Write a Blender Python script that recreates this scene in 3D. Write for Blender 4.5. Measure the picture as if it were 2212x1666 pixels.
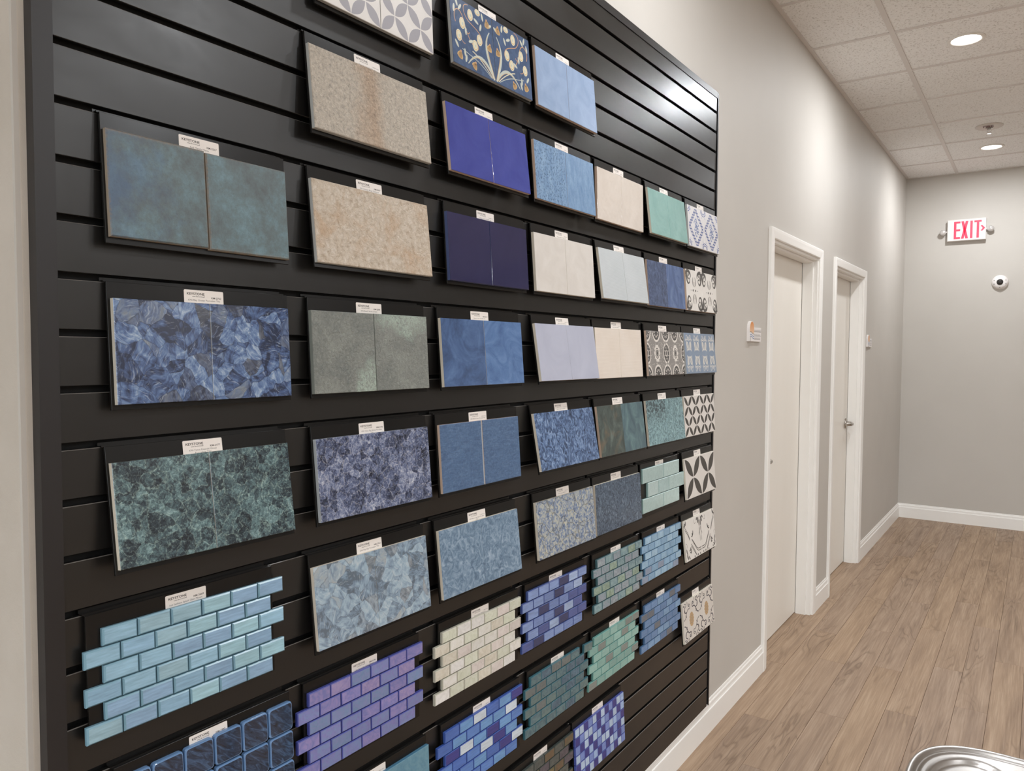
import bpy, bmesh, math, random
from mathutils import Vector, Matrix

for o in list(bpy.data.objects):
    bpy.data.objects.remove(o, do_unlink=True)
SC = bpy.context.scene
COL = SC.collection

# ------------------------------------------------------------------ camera
CAM_POS = Vector((1.06516, -0.48208, 1.55884))
FW = Vector((-0.57035804, 0.8202142, -0.0440496))
RT = Vector((0.8208663, 0.57109586, 0.00529493))
UP = Vector((-0.02949952, 0.03313883, 0.99901531))
cd = bpy.data.cameras.new('camera')
cam = bpy.data.objects.new('camera', cd)
COL.objects.link(cam)
cd.sensor_fit = 'HORIZONTAL'
cd.sensor_width = 36.0
cd.lens = 36.0 * 1640.0 / 2212.0
cd.clip_start = 0.01
M = Matrix((RT, UP, -FW)).transposed().to_4x4()
M.translation = CAM_POS
cam.matrix_world = M
SC.camera = cam

# ------------------------------------------------------------------ world + exposure
W = bpy.data.worlds.new('world')
SC.world = W
W.use_nodes = True
W.node_tree.nodes['Background'].inputs[0].default_value = (0.9, 0.96, 1.0, 1)
W.node_tree.nodes['Background'].inputs[1].default_value = 2.9
SC.view_settings.view_transform = 'Standard'
SC.view_settings.look = 'None'
SC.view_settings.gamma = 1.0
SC.view_settings.use_curve_mapping = False
SC.view_settings.exposure = 0.68
LAMP_POWER = 14.2
LAMP_COLOR = (0.955, 0.987, 1.02)

# ------------------------------------------------------------------ dimensions
XW = -0.0185          # painted wall plane, left wall
YF = 7.576            # far wall
H = 3.204             # ceiling
XR = 6.6              # right wall
YB = -5.2             # wall behind the camera
XL = -3.4             # side of the room behind the wall's end
G0 = 2.0337           # height of groove 0
GP = 0.0762           # groove pitch
YC = -0.040           # outside corner of the left wall
PW = 2.4384           # slatwall width
rng = random.Random(7)

# ------------------------------------------------------------------ colour + nodes
def lin(h, k=1.0):
    h = h.lstrip('#')
    out = []
    for i in (0, 2, 4):
        c = int(h[i:i + 2], 16) / 255.0
        c = c / 12.92 if c <= 0.04045 else ((c + 0.055) / 1.055) ** 2.4
        out.append(min(0.92, c * k))
    return (out[0], out[1], out[2], 1.0)

class NB:
    def __init__(self, nt):
        self.nt = nt
    def n(self, t, ins=None, **pr):
        nd = self.nt.nodes.new(t)
        for k, v in pr.items():
            setattr(nd, k, v)
        if ins:
            for k, v in ins.items():
                self.set(nd.inputs[k], v)
        return nd
    def set(self, sock, v):
        if isinstance(v, bpy.types.NodeSocket):
            self.nt.links.new(v, sock)
        elif v is not None:
            if hasattr(sock.default_value, '__len__') and not hasattr(v, '__len__'):
                sock.default_value = [v] * len(sock.default_value)
            else:
                sock.default_value = v
    def coord(self, scale=(1, 1, 1), rand=False, rot=0.0):
        tc = self.n('ShaderNodeTexCoord')
        v = tc.outputs['Object']
        if rand:
            oi = self.n('ShaderNodeObjectInfo')
            r = self.math('MULTIPLY', oi.outputs['Random'], 37.0)
            v = self.n('ShaderNodeVectorMath', {0: v, 1: r}, operation='ADD').outputs[0]
        mp = self.n('ShaderNodeMapping', {'Vector': v, 'Scale': scale, 'Rotation': (rot, 0, 0)})
        return mp.outputs[0]
    def math(self, op, a, b=None, clamp=False):
        nd = self.n('ShaderNodeMath', {0: a}, operation=op, use_clamp=clamp)
        if b is not None:
            self.set(nd.inputs[1], b)
        return nd.outputs[0]
    def noise(self, vec, scale, detail=4.0, rough=0.55, dist=0.0, out='Fac'):
        return self.n('ShaderNodeTexNoise', {'Vector': vec, 'Scale': scale, 'Detail': detail,
                      'Roughness': rough, 'Distortion': dist}).outputs[out]
    def vor(self, vec, scale, feature='F1', out='Distance', rnd=1.0):
        return self.n('ShaderNodeTexVoronoi', {'Vector': vec, 'Scale': scale, 'Randomness': rnd}, feature=feature).outputs[out]
    def ramp(self, fac, stops, interp='LINEAR'):
        r = self.n('ShaderNodeValToRGB', {'Fac': fac})
        cr = r.color_ramp
        cr.interpolation = interp
        while len(cr.elements) < len(stops):
            cr.elements.new(0.5)
        for e, (p, c) in zip(cr.elements, stops):
            e.position = p
            e.color = c if len(c) == 4 else (c[0], c[1], c[2], 1)
        return r.outputs['Color']
    def bw(self, fac, a, b, lo=0.0, hi=1.0):
        return self.n('ShaderNodeMapRange', {'Value': fac, 'From Min': a, 'From Max': b, 'To Min': lo, 'To Max': hi}).outputs[0]
    def mix(self, fac, a, b, mode='MIX'):
        m = self.n('ShaderNodeMix', data_type='RGBA', blend_type=mode)
        self.set(m.inputs[0], fac)
        self.set(m.inputs[6], a)
        self.set(m.inputs[7], b)
        return m.outputs[2]
    def sep(self, vec):
        s = self.n('ShaderNodeSeparateXYZ', {0: vec})
        return s.outputs[0], s.outputs[1], s.outputs[2]
    def comb(self, x, y, z):
        return self.n('ShaderNodeCombineXYZ', {0: x, 1: y, 2: z}).outputs[0]
    def addv(self, a, b):
        return self.n('ShaderNodeVectorMath', {0: a, 1: b}, operation='ADD').outputs[0]

MATS = {}
def mat(name, fn=None, base=None, rough=0.5, metal=0.0, spec=0.5, coat=0.0, emit=None, estr=0.0, trans=0.0, alpha=None):
    if name in MATS:
        return MATS[name]
    m = bpy.data.materials.new(name)
    m.use_nodes = True
    nt = m.node_tree
    b = nt.nodes['Principled BSDF']
    nb = NB(nt)
    r = dict(base=base, rough=rough, metal=metal, spec=spec, coat=coat, trans=trans)
    if fn:
        r.update(fn(nb))
    if r['base'] is not None:
        nb.set(b.inputs['Base Color'], r['base'])
    nb.set(b.inputs['Roughness'], r['rough'])
    nb.set(b.inputs['Metallic'], r['metal'])
    nb.set(b.inputs['Specular IOR Level'], r['spec'])
    nb.set(b.inputs['Coat Weight'], r['coat'])
    b.inputs['Coat Roughness'].default_value = r.get('coatrough', 0.08)
    nb.set(b.inputs['Transmission Weight'], r['trans'])
    if emit is not None:
        b.inputs['Emission Color'].default_value = emit
        b.inputs['Emission Strength'].default_value = estr
    if 'bump' in r:
        hgt, st, di = r['bump']
        bp = nb.n('ShaderNodeBump', {'Height': hgt, 'Strength': st, 'Distance': di})
        nt.links.new(bp.outputs[0], b.inputs['Normal'])
    MATS[name] = m
    return m

# ------------------------------------------------------------------ mesh helpers
def mesh_obj(name, verts, faces, mats, parent=None, mi=None, smooth=False):
    me = bpy.data.meshes.new(name)
    me.from_pydata([tuple(v) for v in verts], [], faces)
    for m in (mats if isinstance(mats, (list, tuple)) else [mats]):
        me.materials.append(m)
    if mi:
        me.polygons.foreach_set('material_index', mi)
    if smooth:
        me.polygons.foreach_set('use_smooth', [True] * len(me.polygons))
    me.update()
    return link(name, me, parent)

def link(name, data, parent=None):
    o = bpy.data.objects.new(name, data)
    COL.objects.link(o)
    if parent:
        o.parent = parent
    return o

def empty(name, loc, rot=(0, 0, 0)):
    o = link(name, None)
    o.empty_display_size = 0.05
    o.location = loc
    o.rotation_euler = rot
    return o

def tag(o, label, cat, group=None):
    o['label'] = label
    o['category'] = cat
    if group:
        o['group'] = group
    return o

def struct(o):
    o['kind'] = 'structure'
    return o

class MB:
    """collects simple shapes into one mesh"""
    def __init__(self):
        self.v, self.f, self.m = [], [], []
    def add(self, vs, fs, m=0):
        k = len(self.v)
        self.v += [tuple(p) for p in vs]
        self.f += [tuple(i + k for i in f) for f in fs]
        self.m += [m] * len(fs)
        return self
    def box(self, x0, x1, y0, y1, z0, z1, m=0):
        vs = [(x, y, z) for x in (x0, x1) for y in (y0, y1) for z in (z0, z1)]
        fs = [(0, 1, 3, 2), (4, 6, 7, 5), (0, 4, 5, 1), (2, 3, 7, 6), (0, 2, 6, 4), (1, 5, 7, 3)]
        return self.add(vs, fs, m)
    def cbox(self, x0, x1, y0, y1, z0, z1, c, m=0, me=None):
        """box with chamfered front (+x) rim; sides get material me"""
        me = m if me is None else me
        xs = x1 - c
        ring = lambda x, d: [(x, y0 + d, z0 + d), (x, y1 - d, z0 + d), (x, y1 - d, z1 - d), (x, y0 + d, z1 - d)]
        vs = ring(x0, 0) + ring(xs, 0) + ring(x1, c)
        k = len(self.v)
        self.v += vs
        def q(a, b, mm):
            for i in range(4):
                j = (i + 1) % 4
                self.f.append((k + a + i, k + a + j, k + b + j, k + b + i)); self.m.append(mm)
        q(0, 4, me)
        q(4, 8, m)
        self.f.append((k + 8, k + 9, k + 10, k + 11)); self.m.append(m)
        self.f.append((k + 3, k + 2, k + 1, k + 0)); self.m.append(me)
        return self
    def prism(self, prof, y0, y1, m=0):
        """profile of (x,z), counter-clockwise seen from -y... extruded along y"""
        n = len(prof)
        vs = [(x, y0, z) for x, z in prof] + [(x, y1, z) for x, z in prof]
        fs = [(i, (i + 1) % n, n + (i + 1) % n, n + i) for i in range(n)]
        fs += [tuple(range(n))[::-1], tuple(range(n, 2 * n))]
        return self.add(vs, fs, m)
    def cyl(self, c, axis, r0, r1, l, seg=20, m=0, cap=True):
        a = Vector(axis).normalized()
        u = a.orthogonal().normalized()
        w = a.cross(u)
        c = Vector(c)
        vs = []
        for r, t in ((r0, 0.0), (r1, l)):
            for i in range(seg):
                th = 2 * math.pi * i / seg
                vs.append(c + a * t + (u * math.cos(th) + w * math.sin(th)) * r)
        fs = [(i, (i + 1) % seg, seg + (i + 1) % seg, seg + i) for i in range(seg)]
        if cap:
            fs += [tuple(range(seg))[::-1], tuple(range(seg, 2 * seg))]
        return self.add(vs, fs, m)
    def lathe(self, c, axis, prof, seg=28, m=0):
        """prof: list of (radius, distance along axis)"""
        a = Vector(axis).normalized()
        u = a.orthogonal().normalized()
        w = a.cross(u)
        c = Vector(c)
        vs, fs = [], []
        for r, t in prof:
            for i in range(seg):
                th = 2 * math.pi * i / seg
                vs.append(c + a * t + (u * math.cos(th) + w * math.sin(th)) * max(r, 1e-5))
        for k in range(len(prof) - 1):
            for i in range(seg):
                j = (i + 1) % seg
                fs.append((k * seg + i, k * seg + j, (k + 1) * seg + j, (k + 1) * seg + i))
        return self.add(vs, fs, m)
    def tube(self, pts, r, seg=10, m=0):
        pts = [Vector(p) for p in pts]
        rs = r if isinstance(r, (list, tuple)) else [r] * len(pts)
        vs, fs = [], []
        up = None
        for k, p in enumerate(pts):
            t = (pts[min(k + 1, len(pts) - 1)] - pts[max(k - 1, 0)]).normalized()
            if up is None:
                up = t.orthogonal().normalized()
            up = (up - t * up.dot(t)).normalized()
            w = t.cross(up)
            for i in range(seg):
                th = 2 * math.pi * i / seg
                vs.append(p + (up * math.cos(th) + w * math.sin(th)) * rs[k])
        n = len(pts)
        for k in range(n - 1):
            for i in range(seg):
                j = (i + 1) % seg
                fs.append((k * seg + i, k * seg + j, (k + 1) * seg + j, (k + 1) * seg + i))
        fs += [tuple(range(seg))[::-1], tuple(range((n - 1) * seg, n * seg))]
        return self.add(vs, fs, m)
    def build(self, name, mats, parent=None, smooth=False):
        o = mesh_obj(name, self.v, self.f, mats, parent, self.m, smooth)
        if smooth:
            try:
                o.data.set_sharp_from_angle(angle=math.radians(38))
            except Exception:
                pass
        return o

# ------------------------------------------------------------------ structural materials
def m_wall(nb):
    v = nb.coord()
    n1 = nb.noise(v, 1.6, 3)
    n2 = nb.noise(v, 140.0, 3, 0.6)
    c = nb.mix(nb.bw(n1, 0.3, 0.7), lin('#BFBAB3'), lin('#C4BFB8'))
    return dict(base=c, rough=0.62, spec=0.35, bump=(n2, 0.12, 0.0008))
MW = mat('greige_wall_paint', m_wall)
def m_end(nb):
    v = nb.coord()
    n2 = nb.noise(v, 60.0, 5, 0.65)
    n3 = nb.noise(v, 9.0, 3)
    c = nb.mix(nb.bw(n3, 0.3, 0.7), lin('#BDB5AA'), lin('#C6BEB4'))
    return dict(base=c, rough=0.65, spec=0.3, bump=(n2, 0.45, 0.0016))
MWE = mat('greige_textured_wall', m_end)
def m_white(nb):
    v = nb.coord()
    n = nb.noise(v, 5.0, 3)
    return dict(base=nb.mix(n, lin('#EEEBE6'), lin('#F2F0EC')), rough=0.38, spec=0.45)
MTRIM = mat('white_semi_gloss_trim', m_white)
def m_door(nb):
    v = nb.coord((1, 1, 0.25))
    n = nb.noise(v, 14.0, 4)
    return dict(base=nb.mix(n, lin('#E7E2D9'), lin('#EBE6DE')), rough=0.42, spec=0.45)
MDOOR = mat('cream_door_paint', m_door)
def m_ctile(nb):
    v = nb.coord(rand=True)
    w = nb.addv(v, nb.n('ShaderNodeVectorMath', {0: nb.noise(v, 22.0, 2, out='Color'), 1: (0.02, 0.02, 0.02)}, operation='MULTIPLY').outputs[0])
    p = nb.noise(w, 95.0, 3, 0.6)
    pit = nb.bw(p, 0.56, 0.66)
    q = nb.noise(v, 260.0, 2)
    pit2 = nb.bw(q, 0.62, 0.7)
    pt = nb.math('MAXIMUM', pit, nb.math('MULTIPLY', pit2, 0.7))
    big = nb.noise(v, 2.2, 2)
    c0 = nb.mix(nb.bw(big, 0.3, 0.7), lin('#F4F4F3'), lin('#F7F7F6'))
    c = nb.mix(nb.math('MULTIPLY', pt, 0.5, True), c0, lin('#A59C92'))
    return dict(base=c, rough=0.9, spec=0.15, bump=(nb.math('SUBTRACT', 1.0, pt), 0.55, 0.003))
MCT = mat('fissured_ceiling_tile', m_ctile)
MTEE = mat('white_enamel_tee', base=lin('#D9D4D1'), rough=0.5)
def m_floor(nb):
    tc = nb.n('ShaderNodeTexCoord')
    oi = nb.n('ShaderNodeObjectInfo')
    r = oi.outputs['Random']
    off = nb.comb(nb.math('MULTIPLY', r, 31.0), nb.math('MULTIPLY', r, 57.0), 0.0)
    v = nb.addv(tc.outputs['Object'], off)
    # cathedral grain: stretched, distorted rings
    vs = nb.n('ShaderNodeMapping', {'Vector': v, 'Scale': (7.0, 0.85, 1.0)}).outputs[0]
    base = nb.noise(vs, 1.0, 3, 0.5, 0.6)
    rings = nb.math('FRACT', nb.math('MULTIPLY', base, 14.0))
    ring = nb.math('ABSOLUTE', nb.math('SUBTRACT', rings, 0.5))
    mask = nb.bw(nb.noise(nb.n('ShaderNodeMapping', {'Vector': v, 'Scale': (5.0, 1.1, 1.0)}).outputs[0], 1.0, 2), 0.46, 0.62)
    fine = nb.noise(nb.n('ShaderNodeMapping', {'Vector': v, 'Scale': (170.0, 4.0, 1.0)}).outputs[0], 1.0, 4, 0.6)
    mid = nb.noise(nb.n('ShaderNodeMapping', {'Vector': v, 'Scale': (26.0, 1.4, 1.0)}).outputs[0], 1.0, 4, 0.55)
    c = nb.ramp(mid, [(0.25, lin('#8C7562')), (0.5, lin('#A58C75')), (0.75, lin('#B39B84'))])
    ln = nb.bw(ring, 0.0, 0.22, 1.0, 0.0)
    c = nb.mix(nb.math('MULTIPLY', nb.math('MULTIPLY', ln, mask), 0.75), c, lin('#6E5947'))
    c = nb.mix(nb.math('MULTIPLY', mask, 0.18), c, lin('#8B735D'))
    c = nb.mix(nb.math('MULTIPLY', nb.bw(fine, 0.42, 0.7), 0.38), c, lin('#765F4D'))
    c = nb.mix(nb.math('MULTIPLY', nb.bw(fine, 0.45, 0.25), 0.25), c, lin('#C2AB93'))
    tone = nb.bw(r, 0.0, 1.0, -1.0, 1.0)
    hsv = nb.n('ShaderNodeHueSaturation', {'Color': c, 'Value': nb.bw(r, 0.0, 1.0, 0.96, 1.05), 'Saturation': nb.bw(r, 0, 1, 0.93, 1.05), 'Hue': nb.bw(r, 0, 1, 0.498, 0.502)})
    return dict(base=hsv.outputs[0], rough=nb.bw(fine, 0.2, 0.8, 0.42, 0.6), spec=0.4, bump=(fine, 0.15, 0.0006))
MFL = mat('oak_vinyl_plank', m_floor)
MGAP = mat('dark_seam', base=lin('#3A3028'), rough=0.9)

# ------------------------------------------------------------------ floor
floor = struct(MB().box(XL, XR, YB, YF + 0.1, -0.08, -0.0035).build('floor', MGAP))
PWID, PLEN, GAP = 0.1235, 1.22, 0.0009
FX0 = -0.0045 - 0.062
plank_me = None
field = MB()
def plank_prof(mb, x0, x1, y0, y1):
    c = 0.0009
    vs = [(x0, y0, -0.0034), (x1, y0, -0.0034), (x1, y1, -0.0034), (x0, y1, -0.0034),
          (x0, y0, -c), (x1, y0, -c), (x1, y1, -c), (x0, y1, -c),
          (x0 + c, y0 + c, 0), (x1 - c, y0 + c, 0), (x1 - c, y1 - c, 0), (x0 + c, y1 - c, 0)]
    fs = []
    for a in (0, 4):
        for i in range(4):
            j = (i + 1) % 4
            fs.append((a + i, a + j, a + 4 + j, a + 4 + i))
    fs.append((8, 9, 10, 11))
    mb.add(vs, fs)
tmp = MB(); plank_prof(tmp, 0, PWID - GAP, 0, PLEN - GAP)
nrow0 = int(math.floor((XL - FX0) / PWID)); nrow1 = int(math.ceil((XR - FX0) / PWID))
offs = {}
for i in range(nrow0, nrow1):
    x0 = FX0 + i * PWID
    if x0 < XL or x0 + PWID > XR:
        continue
    st = ((i * 0.437) % 1.0) * PLEN + rng.uniform(-0.1, 0.1)
    y = YB - st
    while y < YF:
        ya, yb = max(y, YB), min(y + PLEN, YF)
        if yb - ya > 0.02:
            vis = -0.15 < x0 < 1.75 and yb > 1.6
            if vis:
                if yb - ya > PLEN - 1e-6 and plank_me:
                    o = link('floor_plank', plank_me, floor)
                    o.location = (x0, ya, 0)
                else:
                    t = MB(); plank_prof(t, 0, PWID - GAP, 0, yb - ya - GAP)
                    o = t.build('floor_plank', MFL, floor)
                    o.location = (x0, ya, 0)
                    if yb - ya > PLEN - 1e-6:
                        plank_me = o.data
            else:
                plank_prof(field, x0, x0 + PWID - GAP, ya, yb - GAP)
        y += PLEN
fo = field.build('floor_plank_field', MFL, floor)
fo['kind'] = 'stuff'

# ------------------------------------------------------------------ left wall with two door openings
DOORS = [(3.279, 4.216), (4.661, 5.590)]
DTOP = 2.119
WT = 0.145
wl = MB()
ys = [YC]
for a, b in DOORS:
    wl.box(XW - WT, XW, ys[-1], a, 0, H + 0.02)
    wl.box(XW - WT, XW, a, b, DTOP, H + 0.02)
    ys.append(b)
wl.box(XW - WT, XW, ys[-1], YF + 0.1, 0, H + 0.02)
struct(wl.build('wall_left', MW))
# the wall's end, turning away from the display (bullnose corner)
we = MB()
prof = []
R = 0.008
prof = [(XW + 0.0002, YC + 0.02)]
for k in range(7):
    th = math.pi / 2 * k / 6
    prof.append((XW - R + R * math.cos(th) + 0.0002, YC + R - R * math.sin(th) - 0.0002))
prof.append((XL, YC - 0.0002))
vs = [(x, y, 0) for x, y in prof] + [(x, y, H) for x, y in prof]
n = len(prof)
we.add(vs, [(i + 1, i, n + i, n + i + 1) for i in range(n - 1)])
eo = struct(we.build('wall_end', MWE, smooth=True))
struct(MB().box(XL, XR, YF, YF + 0.12, 0, H + 0.02).build('wall_far', MW))
struct(MB().box(XR, XR + 0.12, YB, YF + 0.12, 0, H + 0.02).build('wall_right', MW))
# shop front behind the camera: low sill, glazing, header
wb_ = MB().box(XL - 0.12, XR + 0.12, YB - 0.12, YB, 0, 0.30).box(XL - 0.12, XR + 0.12, YB - 0.12, YB, 2.75, H + 0.02)
WX = [XL + 0.2 + i * (XR - XL - 0.4) / 6 for i in range(7)]
wb_.box(XL - 0.12, WX[0], YB - 0.12, YB, 0.30, 2.75).box(WX[-1], XR + 0.12, YB - 0.12, YB, 0.30, 2.75)
struct(wb_.build('wall_back', MW))
def m_pane():
    m = bpy.data.materials.new('window_glass'); m.use_nodes = True
    nt = m.node_tree; nt.nodes.remove(nt.nodes['Principled BSDF'])
    nb = NB(nt)
    mx = nb.n('ShaderNodeMixShader', {0: nb.n('ShaderNodeFresnel', {'IOR': 1.45}).outputs[0], 1: nb.n('ShaderNodeBsdfTransparent').outputs[0], 2: nb.n('ShaderNodeBsdfGlossy', {'Roughness': 0.02}).outputs[0]})
    nt.links.new(mx.outputs[0], nt.nodes['Material Output'].inputs[0])
    return m
MPANE = m_pane()
MFRAME = mat('dark_bronze_frame', base=lin('#3A3633'), rough=0.4, metal=0.5)
for i in range(6):
    a, b = WX[i], WX[i + 1]
    wn = MB().box(a, b, YB - 0.09, YB - 0.03, 0.30, 0.35).box(a, b, YB - 0.09, YB - 0.03, 2.70, 2.75).box(a, a + 0.04, YB - 0.09, YB - 0.03, 0.35, 2.70).box(b - 0.04, b, YB - 0.09, YB - 0.03, 0.35, 2.70).build('window_%d' % (i + 1), MFRAME)
    struct(wn)
    MB().box(a + 0.04, b - 0.04, YB - 0.063, YB - 0.057, 0.35, 2.70).build('pane', MPANE, wn)
gr = MB().box(-40, 40, YB - 60, YB - 0.12, -0.06, -0.02).build('ground', mat('pale_concrete', base=lin('#B5B1AA'), rough=0.9))
struct(gr)
struct(MB().box(XL - 0.12, XL, YB, YC, 0, H + 0.02).build('wall_side', MW))

# ------------------------------------------------------------------ baseboards
BH, BT = 0.1335, 0.014
bprof = [(0, 0), (BT, 0), (BT, 0.096), (BT - 0.0012, 0.0985), (BT - 0.0035, 0.1), (BT - 0.0035, 0.1025), (BT - 0.0045, 0.106), (BT - 0.005, 0.118),
         (BT - 0.0065, 0.1215), (BT - 0.0085, 0.1235), (BT - 0.0085, 0.126), (BT - 0.0098, BH - 0.001), (BT - 0.0105, BH), (0, BH)]
CAS = 0.0555
bl = MB()
for a, b in ((YC + 0.01, DOORS[0][0] - CAS), (DOORS[0][1] + CAS, DOORS[1][0] - CAS), (DOORS[1][1] + CAS, YF - 0.0005)):
    bl.prism([(XW + x, z) for x, z in bprof], a, b)
struct(bl.build('baseboard_left', MTRIM))
bf = MB()
pf = [(YF - x, z) for x, z in bprof]
k = len(pf)
vs = [(XW, y, z) for y, z in pf] + [(XR, y, z) for y, z in pf]
bf.add(vs, [(i, (i + 1) % k, k + (i + 1) % k, k + i) for i in range(k)])
struct(bf.build('baseboard_far', MTRIM))
be = MB()
pe_ = [(YC - 0.0002 - x, z) for x, z in bprof]
be.add([(XL, y, z) for y, z in pe_] + [(XW + BT, y, z) for y, z in pe_], [(i, (i + 1) % k, k + (i + 1) % k, k + i) for i in range(k)] + [tuple(range(k, 2 * k))])
struct(be.build('baseboard_end', MTRIM))

# ------------------------------------------------------------------ doors
MNICKEL = mat('satin_nickel', base=lin('#B9B4AE'), rough=0.24, metal=1.0)
def lever(parent, y, z, dirn, xs):
    mb = MB()
    mb.lathe((xs, y, z), (1, 0, 0), [(0.0, 0.0), (0.039, 0.0), (0.039, 0.007), (0.035, 0.012), (0.018, 0.0135), (0.016, 0.015), (0.015, 0.040), (0.0, 0.040)], 24)
    pts = [(xs + 0.036, y, z)]
    rs = [0.0135]
    for i in range(1, 11):
        t = i / 10
        pts.append((xs + 0.048 + 0.006 * math.sin(t * math.pi) - (0.018 * max(0, t - 0.75) / 0.25), y + dirn * (0.115 * t), z - 0.002 + 0.004 * t))
        rs.append(0.0135 - 0.004 * t)
    mb.tube(pts, rs, 12)
    return mb.build('door_lever', MNICKEL, parent, True)
JX = -0.119      # back plane of slab
SLAB = -0.1035   # slab face
for di, (a, b) in enumerate(DOORS):
    root = MB().box(SLAB - 0.04, SLAB, a + 0.021, b - 0.021, 0.008, DTOP - 0.021).build('door_%d' % (di + 1), MDOOR)
    struct(root)
    # jamb: lining with a stop
    mb = MB()
    T = 0.018
    for y0, y1 in ((a, a + T), (b - T, b)):
        mb.box(XW - WT, XW + 0.0, y0, y1, 0, DTOP)
    mb.box(XW - WT, XW, a + T, b - T, DTOP - T, DTOP)
    S = 0.011
    mb.box(SLAB + 0.0035, XW - 0.024, a + T, a + T + S, 0, DTOP - T)
    mb.box(SLAB + 0.0035, XW - 0.024, b - T - S, b - T, 0, DTOP - T)
    mb.box(SLAB + 0.0035, XW - 0.024, a + T + S, b - T - S, DTOP - T - S, DTOP - T)
    mb.build('door_jamb', MTRIM, root)
    # casing, mitred
    rv = 0.004
    ia, ib, it = a + rv, b - rv, DTOP - rv
    oa, ob, ot = a - CAS, b + CAS, DTOP + 0.048
    x0, x1 = XW, XW + 0.016
    cp = [(0.0, 0.010), (0.004, 0.0125), (0.012, 0.0135), (0.040, 0.016), (0.0535, 0.016), (0.0575, 0.013)]
    def casing(pts_in, pts_out, name):
        (p0, p1), (q0, q1) = pts_in, pts_out
        vs, fs = [], []
        wtot = 0.0575
        rows = [(0.0, 0.0)] + [(d / wtot, h) for d, h in cp] + [(1.0, 0.0)]
        for d, h in rows:
            for s, e in ((p0, q0), (p1, q1)):
                vs.append((XW + h, s[0] + (e[0] - s[0]) * d, s[1] + (e[1] - s[1]) * d))
        for r_ in range(len(rows) - 1):
            fs.append((2 * r_, 2 * r_ + 1, 2 * r_ + 3, 2 * r_ + 2))
        nn = len(rows)
        fs.append(tuple(range(0, 2 * nn, 2)))
        fs.append(tuple(range(1, 2 * nn, 2))[::-1])
        o = mesh_obj(name, vs, fs, MTRIM, root)
        return o
    casing(((ia, 0), (ia, it)), ((oa, 0), (oa, ot)), 'door_casing')
    casing(((ia, it), (ib, it)), ((oa, ot), (ob, ot)), 'door_casing')
    casing(((ib, it), (ib, 0)), ((ob, ot), (ob, 0)), 'door_casing')
    if di == 0:
        lever(root, a + 0.021 + 0.062, 1.006, 1, SLAB)
    else:
        lever(root, b - 0.021 - 0.062, 1.046, -1, SLAB)

# ------------------------------------------------------------------ ceiling
TX, TY = 0.6096, 0.6265
GX0 = 0.392           # main tee
GY0 = 3.256           # a cross tee
ceil = struct(MB().box(XL - 0.1, XR + 0.1, YB - 0.1, YF + 0.1, H + 0.014, H + 0.06).build('ceiling', mat('ceiling_field', base=lin('#F2F1EF'), rough=0.9)))
tile_cache = {}
x_edges = [XW] + [GX0 + i * TX for i in range(0, 4)]
y_edges = [GY0 + i * TY for i in range(-2, 7)] + [YF]
LIGHTS_NEAR = [(0.697, 4.190), (0.697, 6.695)]
for i in range(len(x_edges) - 1):
    for j in range(len(y_edges) - 1):
        a, b, c, d = x_edges[i], x_edges[i + 1], y_edges[j], y_edges[j + 1]
        key = (round(b - a, 4), round(d - c, 4))
        w, l = b - a - 0.004, d - c - 0.004
        if key not in tile_cache:
            o = MB().box(-w / 2, w / 2, -l / 2, l / 2, 0.003, 0.0135).build('ceiling_tile', MCT, ceil)
            tile_cache[key] = o.data
        else:
            o = link('ceiling_tile', tile_cache[key], ceil)
        o.location = ((a + b) / 2, (c + d) / 2, H)
for x in x_edges[1:]:
    MB().box(x - 0.0125, x + 0.0125, y_edges[0], YF, H - 0.001, H + 0.0028).build('ceiling_tee', MTEE, ceil)
for i in range(len(x_edges) - 1):
    for y in y_edges[:-1]:
        xa = x_edges[i] + (0.0125 if i else 0.022)
        MB().box(xa, x_edges[i + 1] - 0.0125, y - 0.012, y + 0.012, H - 0.0007, H + 0.0028).build('ceiling_tee', MTEE, ceil)
MB().box(XW, XW + 0.022, -0.03, YF, H - 0.0012, H + 0.0028).box(XW, XW + 0.0012, -0.03, YF, H, H + 0.013).build('wall_angle', MTEE, ceil)
MB().box(XW + 0.022, XR, YF - 0.022, YF, H - 0.0012, H + 0.0028).build('wall_angle', MTEE, ceil)

# ------------------------------------------------------------------ recessed downlights
MLENS = mat('lit_lens', base=(1, 1, 1, 1), emit=(1.0, 0.97, 0.92, 1), estr=9.0)
MRING = mat('white_plastic', base=lin('#E9E6E1'), rough=0.4)
def downlight(x, y, label, k=1.0):
    r = empty('recessed_downlight', (x, y, H))
    tag(r, label, 'ceiling light', 'recessed ceiling lights')
    mb = MB()
    mb.lathe((0, 0, 0.0025), (0, 0, -1), [(0.088, 0.0), (0.088, 0.004), (0.085, 0.0065), (0.074, 0.0072), (0.069, 0.0055), (0.066, 0.001), (0.064, 0.0)], 40)
    mb.build('trim_ring', MRING, r, True)
    ml = MB()
    ml.lathe((0, 0, 0.0005), (0, 0, -1), [(0.0655, 0.0), (0.058, 0.002), (0.03, 0.0035), (0.0, 0.004)], 32)
    ml.build('lens', MLENS, r, True)
    ld = bpy.data.lights.new('lamp', 'AREA')
    ld.shape = 'DISK'
    ld.size = 0.12
    ld.energy = LAMP_POWER * k
    ld.color = LAMP_COLOR
    ld.spread = math.radians(180)
    lo = link('lamp', ld, r)
    lo.location = (0, 0, -0.009)
    return r
downlight(*LIGHTS_NEAR[0], 'round recessed ceiling light nearest the camera')
downlight(*LIGHTS_NEAR[1], 'round recessed ceiling light beyond the fire sprinkler near the far wall')
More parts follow.
